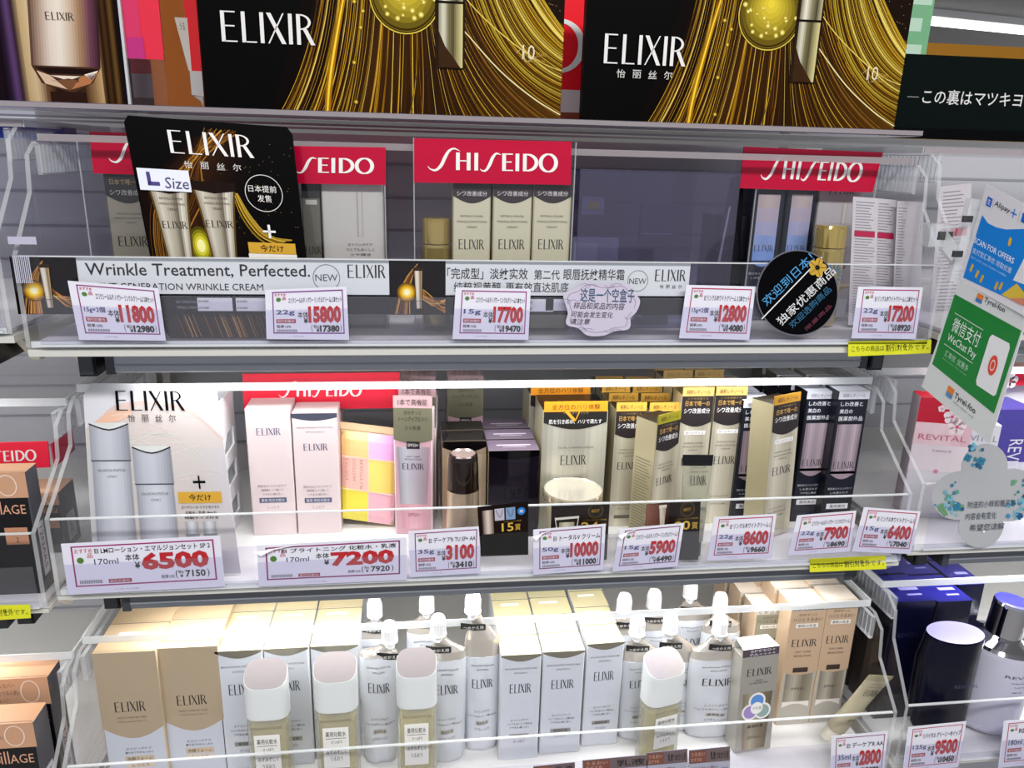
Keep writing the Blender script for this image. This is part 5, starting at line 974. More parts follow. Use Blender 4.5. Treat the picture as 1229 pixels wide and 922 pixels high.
def pic(u0, u1, seed, name):
    m = MB(); x0, x1 = sx(u0), sx(u1); w_ = x1 - x0; m.box(x0, x1, -.0012, -.0002, 0, Hh, C('120a06'), 'B'); r = random.Random(seed); y = -.0014
    X_ = lambda a: x0 + w_ * a; 
    for i in range(46):
        t = r.random(); pts = [(X_(.50 - .1 * t), Hh * (.95 - .2 * t)), (X_(.25 + .2 * t), Hh * (.62 - .2 * t)), (X_(.08 + .5 * t), Hh * .01)] if t < .6 else [(X_(.55), Hh * (.52 - .2 * r.random())), (X_(.75), Hh * (.34 - .2 * r.random())), (X_(.995), Hh * (.30 - .28 * r.random()))]
        m.line(pts, r.choice([.0004, .0007, .001]), r.choice([C('7a4214'), C('b0701e'), C('d8963a'), C('5a2c0c'), C('e0b050')]), 'B', y - .00001 * (i % 8), 4)
    for k in range(6): m.disc(X_(.30), Hh * .42, w_ * .18 * (1 - k / 7), w_ * .18 * (1 - k / 7), [C('6a4a0c'), C('a8780e'), C('d8a018'), C('f0c430'), C('f8e070'), C('fff6c8')][k], 'B', y - .0002 - .00002 * k, 20)
    m.poly([(X_(.42), Hh * .84), (X_(.60), Hh * .84), (X_(.575), Hh * .10), (X_(.47), Hh * .10)], C('24160c'), 'B', y - .0005); m.grad(lambda z: X_(.43) + w_ * .05 * (1 - z / Hh), lambda z: X_(.58) - w_ * .02 * (1 - z / Hh), Hh * .12, Hh * .82, [C('a89a86'), C('e8e0d0'), C('d6ccb8'), C('6a5438'), C('c0a878')], 'B', y - .0006, 2, 8); m.rect(X_(.42), X_(.60), Hh * .84, Hh * .88, C('3a2a1a'), 'B', y - .0006); m.rect(X_(.45), X_(.58), Hh * .26, Hh * .27, C('4a3a26'), 'B', y - .0008)
    m.build(name, e)
pic(448, 515, 3, 'tube_picture'); pic(22.5, 93, 5, 'tube_picture')
# lower dark-brown leaflet behind the tags and small clear tag with bars
m = MB(); x0, x1 = at(202, 390, .7435).x, at(330, 390, .7435).x; z0, z1 = at(260, 406, .7435).z, at(260, 362, .7435).z
m.box(x0, x1, 0, .0006, 0, z1 - z0, C('1c100a'), 'B'); r = random.Random(8)
for i in range(44): a = r.uniform(x0, x1 - .012); m.line([(a, z1 - z0 - .001), (a + .010, .001)], r.choice([.0003, .0006]), r.choice([C('6a4420'), C('9a6e38'), C('4a2c14'), C('c09860')]), 'B', -.0002 - .00001 * (i % 5), 0)
tag(m.build('promo_leaflet', None, (0, .7435, z0)), 'dark brown leaflet with golden streaks between the first two upper price tags', 'leaflet')
m = MB(); p = at(36, 350, .7315); s_ = .7315 / 930 * 1.06
m.box(-14 * s_, 14 * s_, 0, .0005, 0, 58 * s_, WHITE, 'A'); m.rect(-14 * s_, 14 * s_, 50 * s_, 58 * s_, C('b8b6c8'), y=-.0002)
for i in range(9): m.rect((-12 + i * 1.9) * s_, (-11 + i * 1.9) * s_, 9 * s_, 38 * s_, C('c4c4d4'), y=-.0003)
tag(m.build('clear_clip', None, p), 'small clear clip with pale bars at the end of the promotional strip', 'clip')
# ================================================================== price tags, cards and stickers on the lips
NAVY, RED, MAG, INKB = C('2a3470'), C('b81420'), C('8e1a58'), C('121214')
def price_tag(px, Y, lab, title, amount, price, taxed, wide=False, fold=False, bcol=None, barcode=True, purple=None):
    mb, foot, w, h = sheet(px, Y if isinstance(Y, tuple) else (Y, Y)); e = empty('price_tag', foot, lab, 'price tag', 'white price tags with red prices'); asp = w / h; bc = bcol or C('8c1c4c')
    paper = C('e2e2ec')
    mb.box(0, 1, 0, .0005, 0, 1, paper, 'P')
    if not wide:
        mb.frame(.085, .950, .115, .950, .013, .013 * asp * 1.1, bc, 'P', -.0002)
        mb.text(title, .28, .93, .715, .83, C('2a2a32'), y=-.0003, bold=.01)
        mb.text(amount, .125, .36 if len(amount) > 3 else .35, .475, .59, NAVY, y=-.0003, bold=.015)
        mb.text('本体', .385, .515, .43, .55, INKB, y=-.0003, bold=.008); mb.text('¥', .455, .510, .32, .43, INKB, y=-.0003, bold=.04)
        mb.text(price, .515, .915, .325, .655, RED, y=-.0004, bold=.055)
        mb.rect(.125, .36, .325, .405, C('a83038'), y=-.0003); mb.text('割引対象外', .14, .345, .337, .392, C('e8d8dc'), y=-.0005, bold=.01)
        mb.text('税率10%', .125, .30, .225, .29, INKB, y=-.0003, bold=.006); mb.text('(', .545, .56, .145, .30, INKB, y=-.0003); mb.text('税込', .575, .645, .225, .29, INKB, y=-.0003, bold=.006); mb.text('¥', .605, .645, .15, .22, INKB, y=-.0003, bold=.03)
        mb.text(taxed, .65, .89, .15, .285, INKB, y=-.0004, bold=.05); mb.text(')', .90, .915, .145, .30, INKB, y=-.0003)
        for k in range(26): mb.rect(.13 + k * .0095, .13 + k * .0095 + (.003 + .003 * ((k * 7) % 3 == 0)), .15, .20, C('4a4a50'), y=-.0003)
        mb.text('おすすめ', .115, .25, .865, .915, C('c03048'), y=-.0003, bold=.01); mb.text('品', .205, .25, .785, .85, C('c03048'), y=-.0003, bold=.01); mb.disc(.16, .795, .030, .026 * asp, C('4a7a2e'), y=-.0003, n=14)
    else:
        mb.frame(.055, .955, .145, .94, .010, .012 * asp * .8, bc, 'P', -.0002)
        mb.text(title, .20 if not fold else .16, .93, .775, .885, C('1c1c22'), y=-.0003, bold=.012)
        mb.text(amount, .19, .34, .565, .675, C('2c3660'), y=-.0003); mb.text('本体', .385, .475, .61, .74, INKB, y=-.0003, bold=.008); mb.text('¥', .44, .475, .45, .58, INKB, y=-.0003, bold=.03)
        mb.text(price, .485, .915, .41, .75, RED, y=-.0004, bold=.05); mb.rect(.265, .41, .195, .27, C('a02838'), y=-.0003); mb.text('割引対象外', .275, .40, .205, .26, C('e8d8dc'), y=-.0005)
        mb.text('税率10%', .60, .685, .225, .30, INKB, y=-.0003); mb.text('(', .692, .705, .215, .38, INKB, y=-.0003, bold=.01); mb.text('税込', .71, .745, .31, .37, INKB, y=-.0003, bold=.01); mb.text('¥', .72, .74, .23, .295, INKB, y=-.0003, bold=.02); mb.text(taxed, .755, .885, .235, .37, INKB, y=-.0004, bold=.025); mb.text(')', .895, .91, .215, .38, INKB, y=-.0003)
        for k in range(30): mb.rect(.085 + k * .0048, .085 + k * .0048 + (.0014 + .0016 * ((k * 7) % 3 == 0)), .20, .27, C('4a4a50'), y=-.0003)
        mb.text('おすすめ', .075, .185, .80, .885, C('c03048'), y=-.0003); mb.text('品', .15, .185, .70, .79, C('c03048'), y=-.0003); mb.disc(.105, .66, .022, .022 * asp, C('4a7a2e'), y=-.0003, n=14)
    mb.text('こちらの品', .30, .45, .05, .075, C('9a9aa8'), y=-.0003)
    mb.build('printed_paper', e)
    if fold: m = MB(mb.fn); m.add([(-.02, -.001, .86), (.30, -.0022, 1.005), (.12, -.004, .93), (.03, -.005, .80)], [(0, 1, 2), (0, 2, 3)], C('f6f6fa'), 'P'); m.build('curled_corner', e)
    m = MB(mb.fn); m.box(0, 1, -.0014, -.0009, 0, .60, WHITE, 'V'); m.build('clear_sleeve', e)
    return e
Y1, Y2, Y3 = .729, .712, .670
price_tag([(81, 337), (190, 346), (199, 409), (95, 408)], Y1, 'price tag reading 11800 under the white English text panel', 'エリクシールルチノパワー リンクルクリームS 2本セット', '15g×2個', '11800', '12980', bcol=C('8a2a78'))
price_tag([(318, 348), (416, 344), (419, 408), (320, 407)], Y1, 'price tag reading 15800 beneath the round NEW mark', 'エリクシールルチノパワー リンクルクリームL 2本セット', '22g', '15800', '17380', bcol=C('7a2a80'))
price_tag([(547, 345), (637, 347), (634, 408), (543, 407)], Y1, 'price tag reading 17700 beneath the Chinese text panel', 'エリクシールルチノパワー リンクルクリームS 3本セット', '15g', '17700', '19470', bcol=C('8a1a70'))
price_tag([(824, 342), (907, 344), (899, 408), (815, 406)], Y1, 'price tag reading 12800 beside the round black card', 'EI リンクルホワイトクリーム S 2本セット', '15g×2個', '12800', '14080', bcol=C('b01a50'))
price_tag([(1030, 344), (1108, 345), (1099, 407), (1022, 406)], Y1, 'price tag reading 17200 above the yellow sticker', 'EI リンクルホワイトクリーム L 2本セット', '22g', '17200', '18920', bcol=C('a81a60'))
price_tag([(73, 653), (264, 643), (270, 704), (82, 714)], Y2, 'wide price tag reading 6500 beneath the pale grey display card', 'EI LMローション・エマルジョンセット SP 2', '170ml', '6500', '7150', True, bcol=C('9a1468'))
price_tag([(308, 655), (488, 645), (488, 696), (311, 704)], Y2, 'wide price tag reading 7200 beneath the pale pink boxes', 'EI ブライトニング 化粧水・乳液', '170ml', '7200', '7920', True, True, bcol=C('8a1a60'))
price_tag([(490, 638), (577, 632), (576, 688), (492, 693)], Y2, 'price tag reading 3100 beneath the pink sunscreen box', 'EI デーケアR TU SP+ AA', '35g', '3100', '3410', bcol=C('8a1a60'))
price_tag([(640, 636), (727, 629), (724, 684), (640, 690)], Y2 - .002, 'price tag reading 10000 overlapping the award card with a jar', 'EI トータルV クリーム', '50g', '10000', '11000', fold=True, bcol=C('7a1a50'))
price_tag([(744, 635), (821, 628), (813, 680), (735, 686)], Y2 - .002, 'price tag reading 5900 overlapping the award card reading 80', 'エリクシールルチノパワー リンクルクリーム S', '15g', '5900', '6490', fold=True, bcol=C('7a1a50'))
price_tag([(857, 621), (932, 617), (925, 670), (849, 673)], Y2, 'price tag reading 8600 below the turned large tester box', 'EI リンクルホワイトクリーム L', '22g', '8600', '9660', bcol=C('b01a40'))
price_tag([(957, 619), (1028, 613), (1020, 662), (946, 667)], Y2, 'price tag reading 7900 above the lower yellow sticker', 'エリクシールルチノパワー リンクルクリーム L', '22g', '7900', '8690', bcol=C('b01a40'))
price_tag([(1037, 609), (1105, 614), (1093, 665), (1023, 662)], Y2 - .003, 'tilted price tag reading 6400 at the end of the second tray', 'EI リンクルホワイトクリーム S', '15g', '6400', '7040', bcol=C('b01a40'))
price_tag([(998, 884), (1066, 878), (1060, 934), (996, 940)], Y3, 'price tag reading 2800 below the leaning champagne tube', 'EI デーケアR AA', '35ml', '2800', '3080', bcol=C('8a2a4a'))
price_tag([(1090, 873), (1160, 866), (1150, 921), (1083, 928)], Y3 - .002, 'price tag reading 9500 under the navy bottle', 'リバイタル グリーミーホイップ', '125g', '9500', '10450', bcol=C('b0283c'))
price_tag([(1205, 866), (1275, 860), (1266, 915), (1198, 922)], Y3 - .002, 'price tag cut by the picture edge under the white bottle with silver cap', 'RE ローション', '180ml', '8800', '9680', bcol=C('b0283c'))
for px, lab, t in (([(699, 913), (777, 906), (777, 945), (700, 950)], 'brown headed price tag under the white box set slightly back', '乳液'), ([(776, 904), (825, 899), (825, 945), (776, 948)], 'brown headed price tag under the pearl cap bottle', '乳液つめかえ用'), ([(827, 901), (876, 896), (876, 945), (827, 948)], 'brown headed price tag under the broad front pouch', '乳液つめかえ用'), ([(640, 920), (690, 915), (690, 950), (640, 955)], 'brown headed price tag under the middle white box, only its top edge showing', '乳液')):
    mb, foot, w, h = sheet(px, (Y3, Y3)); e = empty('price_tag', foot, lab, 'price tag', 'brown headed price tags'); mb.box(0, 1, 0, .0005, 0, 1, C('a8a8b8'), 'P'); mb.rect(0, 1, .66, 1, C('6a5a5c'), y=-.0002); mb.rect(.02, .42, .68, .97, C('7a4638'), y=-.0003); mb.text('うるおい', .05, .38, .84, .94, C('c8a898'), y=-.0005); mb.text('おすすめ', .05, .30, .71, .80, C('c8a898'), y=-.0005); mb.text(t, .52, .96, .72, .92, C('1c1a1c'), y=-.0004, bold=.01)
    mb.text('ハリとうるおいに満ちた', .04, .70, .46, .58, C('3a3a58'), y=-.0004); mb.text('つややか肌が続く', .04, .52, .26, .38, C('3a3a58'), y=-.0004); mb.text('薬用', .80, .94, .42, .52, C('5a6088'), y=-.0004)
    mb.build('printed_paper', e)
# yellow notices on the shelf edges
def notice(px, Y, lab, x0=.04, x1=.97, t=('こちらの商品は', '割引対象外', 'です。')):
    mb, foot, w, h = sheet(px, (Y, Y)); mb.box(0, 1, 0, .0004, 0, 1, C('dfe020'), 'P')
    L = x1 - x0; mb.text(t[0], x0, x0 + L * .42, .30, .70, C('2a2a10'), y=-.0002); mb.text(t[1], x0 + L * .44, x0 + L * .80, .26, .76, C('14140a'), y=-.0002, bold=.005); mb.text(t[2], x0 + L * .81, x1, .30, .68, C('2a2a10'), y=-.0002)
    tag(mb.build('notice_sticker', None, foot), lab, 'sticker', 'yellow notices on the shelf edges')
notice([(1018, 410), (1118, 408), (1117, 424), (1018, 428)], .7315, 'yellow notice sticker below the price tag reading 17200')
notice([(972, 671), (1063, 667), (1064, 683), (972, 687)], .7145, 'yellow notice sticker below the price tag reading 7900')
notice([(-60, 728), (36, 726), (37, 742), (-58, 748)], .7145, 'yellow notice sticker on the edge of the shelf with the black and peach boxes')
# cloud shaped memo and round black card
mb, foot, w, h = sheet([(678, 334), (770, 336), (766, 404), (670, 402)], (.7275, .7275))
pts = []
for i in range(72):
    a = 2 * math.pi * i / 72; q = .46 + .035 * math.sin(7 * a + .6) + .02 * math.sin(3 * a); pts.append((.5 + q * math.copysign(abs(math.cos(a)) ** .75, math.cos(a)), .5 + q * math.copysign(abs(math.sin(a)) ** .75, math.sin(a))))
mb.prismy(pts, 0, .0005, C('c6bed0'), 'P')
LN = C('8a8298'); mb.line([(.5 + (p[0] - .5) * .88, .5 + (p[1] - .5) * .86) for p in pts] , .006, LN, y=-.0003, sm=0)
for x, z, s_ in ((.3, .88, 1), (.62, .90, -1), (.30, .10, 1), (.66, .10, -1), (.08, .6, 1), (.90, .35, -1)): mb.line([(x - .1, z), (x - .04, z + .04 * s_), (x + .03, z), (x, z - .04), (x - .02, z), (x + .06, z + .03), (x + .13, z)], .005, LN, y=-.0003)
mb.text('这是一个空盒子', .22, .92, .60, .84, C('1f4a6a'), y=-.0004, shear=-.1, bold=.004); mb.text('样品和奖品的内容', .15, .80, .47, .59, C('3c3a48'), y=-.0004, shear=.15); mb.text('可能会发生变化', .14, .66, .32, .43, C('3c3a48'), y=-.0004, shear=.15); mb.text('请注意', .13, .38, .20, .30, C('3c3a48'), y=-.0004, shear=.15)
tag(mb.build('memo_card', None, foot), 'lilac scalloped memo card with handwritten Chinese on the upper tray lip', 'memo card')
mb, foot, w, h = sheet([(908, 300), (1006, 300), (1006, 403), (908, 403)], (.7265, .7265))
pts = [(.5 + .5 * math.cos(2 * math.pi * i / 60), .5 + .5 * math.sin(2 * math.pi * i / 60)) for i in range(60)]
mb.prismy(pts, 0, .0006, C('060608'), 'B', C('9a9aa0')); mb.ring(.5, .5, .5, .5, .012, C('6a6a74'), 'B', -.0002, 60)
def rot_text(t, xc, zc, wd_, ht, ang, col, bold=0., y=-.0006):
    vs, fs, _ = glyphs(t, bold); ca, sa = math.cos(ang), math.sin(ang)
    mb.add([(xc + (a - .5) * wd_ * ca - (b - .5) * ht * sa, y, zc + (a - .5) * wd_ * sa + (b - .5) * ht * ca) for a, b in vs], fs, col)
A_ = math.radians(43)
mb.line([(.06, .20), (.795, .92)], .013, C('e8e6e2'), y=-.0004, sm=0)
rot_text('欢迎到日本！', .38, .66, .80, .12, A_, C('4a9ad0')); rot_text('独家优惠商品', .60, .47, .92, .115, A_, C('d8d8d8'), .004); rot_text('欢迎选购商品', .65, .34, .66, .085, A_, C('2a6a90')); rot_text('限量商品', .75, .22, .42, .05, A_, C('6a2a40'))
for a in range(5): rot_text('●', .74 + .07 * math.cos(a * 1.256), .80 + .07 * math.sin(a * 1.256), .09, .09, a, C('c9a030'), y=-.0005)
for a in range(5): mb.line([(.74, .80), (.74 + .11 * math.cos(a * 1.256), .80 + .11 * math.sin(a * 1.256))], .006, C('2a1c08'), y=-.0007, sm=0)
tag(mb.build('round_card', None, foot), 'round black card with handwritten blue and white Chinese characters', 'card')
# information sheets standing in the corner of the upper tray
for i, (px, Y, lab) in enumerate((([(1024, 236), (1054, 238), (1050, 392), (1018, 390)], .80, 'white information sheet with tiny print, nearest the gold capped bottle'), ([(1052, 238), (1076, 240), (1072, 394), (1047, 392)], .815, 'middle white information sheet with tiny print and red band'), ([(1077, 241), (1109, 243), (1103, 398), (1070, 396)], .805, 'white information sheet with a broad blank edge beside the clip'), ([(1128, 224), (1166, 220), (1160, 420), (1112, 420)], .83, 'white information sheet with red band behind the payment sign clip'))):
    mb, foot, w, h = sheet(px, (Y + .008, Y)); mb.box(0, 1, 0, .0006, 0, 1, C('c4bfc4'), 'P'); r = random.Random(i)
    if i != 2:
        for k in range(44): z = .965 - k * .0215; mb.rect(.12, .12 + r.uniform(.45, .80), z - .006, z, C('8a868c'), y=-.0002)
        mb.rect(.10, .90, .70, .745, C('b01a48'), y=-.0003)
    else:
        for k in range(40): z = .95 - k * .022; mb.rect(.05, .12 + r.uniform(.10, .25), z - .006, z, C('8a868c'), y=-.0002)
    tag(mb.build('information_sheet', None, foot), lab, 'leaflet', 'white information sheets')

# ================================================================== payment sign in its clear clip
gA = 'payment signs held by the clear clip'
mb, foot, w, h = sheet([(1184, 221), (1262, 262), (1232, 381), (1152, 336)], (.690, .615, .612, .690))
e = empty('payment_sign', foot, 'blue and white payment card held by the clear clip', 'payment sign', gA); asp = w / h
mb.box(0, 1, 0, .0008, 0, 1, C('e4e4ea'), 'P'); mb.poly([(.04, .04), (.93, .09), (1, .12), (1, .84), (.686, .779), (.45, .69), (.312, .663), (.18, .66), (.064, .707)], C('1a86e0'), 'G', -.0002)
mb.rect(.075, .155, .81, .90, C('1a6ad0'), 'G', -.0003); mb.text('支', .09, .14, .825, .885, WHITE, y=-.0005); mb.text('Alipay', .20, .44, .835, .90, C('1a1c24'), y=-.0004, bold=.006); mb.rect(.455, .545, .862, .876, C('2a8ad8'), y=-.0004); mb.rect(.493, .507, .825, .915, C('2a8ad8'), y=-.0004); mb.rect(.18, .184, .80, .91, C('9a9aa0'), y=-.0004); mb.rect(.58, .584, .81, .92, C('9a9aa0'), y=-.0004); mb.rect(.62, .70, .83, .92, C('1a6ad0'), 'G', -.0003)
mb.poly([(.055, .40), (.67, .44), (.67, .50), (.055, .45)], C('1a86e0'), 'G', -.00025); mb.text('SCAN FOR OFFERS', .055, .67, .415, .475, C('f2f6fa'), y=-.0004, bold=.008); mb.text('支付宝汇率优 领取优惠', .07, .67, .315, .375, C('d8eaf8'), y=-.0004); mb.text('Start with your home e-wallet', .06, .62, .255, .29, C('a8d0f0'), y=-.0004)
for x, z, a in ((.10, .18, 0), (.20, .15, 1), (.28, .13, 0), (.50, .14, 1), (.56, .16, 0)): mb.poly([(x, z - .04), (x + .03, z - .05), (x + .05, z + .03), (x + .02, z + .04)], C('e0b030'), y=-.0004)
mb.disc(.55, .60, .022, .045, C('e8b820'), y=-.0004, n=16); mb.poly([(.62, .08), (.78, .26), (.93, .20), (.93, .09)], C('e0c040'), y=-.0004); mb.poly([(.72, .08), (.93, .17), (.93, .09)], C('d88a70'), y=-.0005); mb.poly([(.72, .27), (1, .30), (1, .58), (.80, .56)], C('e6e8ec'), y=-.0004)
mb.build('printed_card', e)
mb, foot, w, h = sheet([(1151, 337), (1233, 380), (1188, 533), (1106, 464)], (.690, .612, .606, .690))
e = empty('payment_sign', foot, 'green and white payment card hanging below the blue card', 'payment sign', gA)
mb.box(0, 1, 0, .0008, 0, 1, C('d4d8d8'), 'P')
mb.poly([(.036, .235), (.95, .219), (.981, .886), (.007, .880)], C('1f8038'), 'G', -.0002)
mb.text('微信支付', .125, .53, .585, .712, C('e6efe8'), y=-.0004); mb.text('WeChat Pay', .115, .54, .475, .560, C('e6efe8'), y=-.0004); mb.rect(.10, .53, .735, .741, C('c8dccc'), y=-.0004); mb.rect(.10, .53, .452, .458, C('c8dccc'), y=-.0004)
mb.text('汇率优', .15, .31, .365, .42, C('b8d8c0'), y=-.0004); mb.text('优惠多', .34, .50, .365, .42, C('b8d8c0'), y=-.0004); mb.text('Better Rates  More Savings', .15, .50, .33, .348, C('8abf98'), y=-.0004)
cc = [(.635 + .275 * x, .325 + .43 * z) for x, z in ((.08, 0), (.92, .02), (1, .07), (1, .93), (.92, 1), (.08, .98), (0, .91), (0, .07))]; mb.poly(cc, C('e4e6e8'), 'P', -.0004); mb.disc(.776, .537, .055, .080, C('d84a38'), 'P', -.0006, 30); mb.ring(.776, .537, .03, .045, .008, C('f0d0c8'), 'P', -.0008, 20, .012)
mb.poly([(.31, .93), (.40, .93), (.40, .985), (.31, .985)], C('e07a28'), y=-.0004); mb.poly([(.31, .915), (.40, .915), (.40, .945), (.31, .945)], C('3a7ab8'), y=-.0005); mb.text('Tyrel-foo', .42, .72, .93, .985, C('1c1c20'), y=-.0004, bold=.01)
mb.poly([(.33, .11), (.42, .11), (.42, .175), (.33, .175)], C('e07a28'), y=-.0004); mb.poly([(.33, .085), (.42, .085), (.42, .125), (.33, .125)], C('5a8ab0'), y=-.0005); mb.text('Tyrel-foo', .44, .74, .10, .165, C('1c1c20'), y=-.0004, bold=.01); mb.text('Reservation only', .45, .74, .075, .09, C('3a3a40'), y=-.0004)
mb.build('printed_card', e)
p0, p1 = at(1112, 283, .72), at(1170, 262, .69)
e = empty('sign_clip', p0, 'clear plastic clip and rail holding the two payment cards', 'clip')
m = MB(); m.box(-.002, .024, -.008, .010, -.010, .012, WHITE, 'H'); m.box(.006, .022, -.0085, -.008, -.003, .005, C('7c7c74'), 'C'); m.build('clamp', e)
q = [at(1166, 238, .698), at(1182, 240, .692), at(1157, 340, .692), at(1140, 338, .698)]
m = MB(); vs = [v_ - p0 for v_ in q] + [v_ - p0 + Vector((0, .008, 0)) for v_ in q]; m.add(vs, [(0, 1, 2, 3), (4, 5, 6, 7), (0, 1, 5, 4), (1, 2, 6, 5), (2, 3, 7, 6), (3, 0, 4, 7)], WHITE, 'H')
for u, v in ((1162, 263), (1150, 305)): c_ = at(u, v, .690) - p0; m.box(c_.x - .005, c_.x + .005, c_.y, c_.y + .002, c_.z - .003, c_.z + .003, C('3c3c3a'), 'K')
m.build('card_rail', e)
q = [at(1133, 290, .712) - p0, at(1148, 300, .70) - p0]; m = MB(); a_, b_ = q; m.add([a_ + Vector((0, 0, .012)), a_ - Vector((0, 0, .008)), b_ - Vector((0, 0, .014)), b_ + Vector((0, 0, .004)), a_ + Vector((0, .006, .012)), a_ + Vector((0, .006, -.008)), b_ + Vector((0, .006, -.014)), b_ + Vector((0, .006, .004))], [(0, 1, 2, 3), (4, 5, 6, 7), (0, 3, 7, 4), (1, 2, 6, 5)], WHITE, 'E'); m.build('hinge_arm', e)

# ================================================================== neighbouring bay with the purple boxes
def flower(b, x, z, s_, c, y=-.0004):
    for k in range(5): a = math.pi / 2 + k * 1.2566; b.disc(x + s_ * .55 * math.cos(a), z + s_ * .55 * math.sin(a), s_ * .48, s_ * .48, c, 'P', y, 10)
    b.disc(x, z, s_ * .18, s_ * .18, C('d84a6a'), 'P', y - .0002, 8)
def d_sakura(b, w, h, d):
    b.rect(-w / 2, w / 2, h * .80, h, C('c01030'), y=-.0002); b.grad(lambda z: -w / 2, lambda z: w / 2, h * .62, h * .80, [C('e6c4cc'), C('ecd0d6'), C('dfb4c0')], 'P', -.0002, 2, 6); b.grad(lambda z: -w / 2, lambda z: w / 2, h * .40, h * .62, [C('e0d4dc'), C('e8dce2')], 'P', -.00015, 1, 4)
    for x, z, s_ in ((.02, .955, .10), (.10, .86, .15), (.22, .78, .17), (.36, .84, .10), (-.1, .92, .07), (.4, .95, .12)): flower(b, w * x, h * z, w * s_, C('f2dde2'))
    b.text('REVITAL', -w * .42, w * .42, h * .66, h * .705, C('c86a86'), y=-.0006); b.text('Lotion II', -w * .12, w * .2, h * .565, h * .585, C('b08a98'), y=-.0006); flower(b, w * .0, h * .40, w * .05, C('e0a0b4')); flower(b, w * .25, h * .20, w * .04, C('e8b4c4'))
T2r = Z(-.427 + .010) + .0034
X, w = span(1082, 1140, 560, .80); h = at(1100, 478, .80).z - T2r
carton('cosmetic_carton', 'white and pink box with cherry blossoms and red top behind the clear panels', X + .010, .795, T2r, w, .028, h, C('d4d2da'), 'P', side=C('d8c8d0'), top=C('c01030'), draw=d_sakura, rotz=math.radians(-16), group='cherry blossom boxes')
def d_rev(b, w, h, d): b.text('REVITAL', -w * .40, w * .45, h * .83, h * .89, C('8a869a'), y=-.0004); b.text('GRANAS', -w * .28, w * .3, h * .77, h * .785, C('a09cae'), y=-.0004); b.text('Emulsion II', -w * .28, w * .3, h * .70, h * .72, C('a09cae'), y=-.0004); flower(b, -w * .28, h * .55, w * .05, C('e8c0cc'))
X, w = span(1137, 1182, 590, .79); h = at(1160, 510, .79).z - T2r; carton('cosmetic_carton', 'plain white box with grey serif lettering behind the flower memo', X, .79, T2r, w, .025, h, C('d8d8e0'), 'P', side=C('b8b4c4'), draw=d_rev, rotz=math.radians(-14))
def d_purple(b, w, h, d):
    b.text('RE', -w * .2, w * .2, h * .5, h * .6, WHITE, y=-.0004)
X, w = span(1184, 1230, 560, .80); h = at(1205, 492, .80).z - T2r; o = carton('cosmetic_carton', 'purple box with sideways white lettering beside the green payment card', X, .80, T2r, w, .05, h, C('4a4296'), 'G', side=C('3a3480'), draw=lambda b, w, h, d: [b.add([(-w * .05 + q * .018, -.0005, h * .72 - p * .06) for p, q in glyphs('REVITAL')[0]], glyphs('REVITAL')[1], C('dcdae8')), b.rect(-w / 2, w / 2, 0, h * .50, C('d0cede'), y=-.0002)])
m = MB(); a = at(1203, 470, .84); m.box(-.03, .06, 0, .05, -.016, 0, C('c81a34'), 'G', side=C('b01028')); flower(m, -.012, -.010, .010, C('f0dce0'), -.0004); tag(m.build('gift_box', None, (a.x + .02, .84, h + T2r + .034)), 'bright red flat box with pale blossoms above the purple box', 'box')
m = MB(); m.box(-.045, .07, .0, .05, 0, h + .018, C('d8d4de'), 'P'); tag(m.build('cosmetic_carton', None, (a.x + .02, .853, T2r)), 'pale box carrying the bright red flat box behind the purple box', 'box')
# four lobed flower memo
mb, foot, w, h = sheet([(1118, 534), (1246, 528), (1240, 655), (1118, 662)], (.715, .715)); asp = w / h
def lobe(cx, cz, rx, rz): return [(cx + rx * math.cos(2 * math.pi * i / 26), cz + rz * math.sin(2 * math.pi * i / 26)) for i in range(26)]
PAPER = C('aeb0b2')
for i, L_ in enumerate((lobe(.27, .52, .27, .23), lobe(.76, .50, .26, .25), lobe(.50, .77, .22, .22), lobe(.48, .22, .22, .21), lobe(.5, .5, .3, .3))): mb.prismy(L_, -.00003 * i, .0006, PAPER, 'P')
r = random.Random(2)
for i in range(70):
    k = i % 5; cx, cz, rr = ((.12, .52, .12), (.20, .40, .08), (.88, .52, .10), (.80, .36, .08), (.40, .86, .10))[k]
    x, z, s_ = cx + r.uniform(-rr, rr), cz + r.uniform(-rr, rr) * 1.1, r.uniform(.014, .030); c_ = r.choice([C('2a7a9a'), C('3a8ab8'), C('5a9a8a'), C('1f5a80'), C('7ab0c0'), C('6a9a70')]); a0 = r.uniform(0, 6.28)
    for q in range(r.choice((1, 3, 4))): mb.disc(x + s_ * .8 * math.cos(a0 + q * 1.57), z + s_ * .8 * asp * math.sin(a0 + q * 1.57), s_ * .72, s_ * .72 * asp, c_, 'P', -.0003 - .00001 * i, 8)
for i, (t, x0, x1) in enumerate((('附送的小样和赠品的', .34, .80), ('内容会有变化', .32, .62), ('希望您谅解', .36, .70))): mb.text(t, x0, x1, .40 - i * .11, .465 - i * .11, C('3a4a58'), y=-.0011, shear=.1)
mb.disc(.50, .17, .012, .012 * asp, WHITE, y=-.0012)
tag(mb.build('memo_card', None, foot), 'grey four lobed memo card with teal leaves and handwriting below the payment sign', 'memo card')
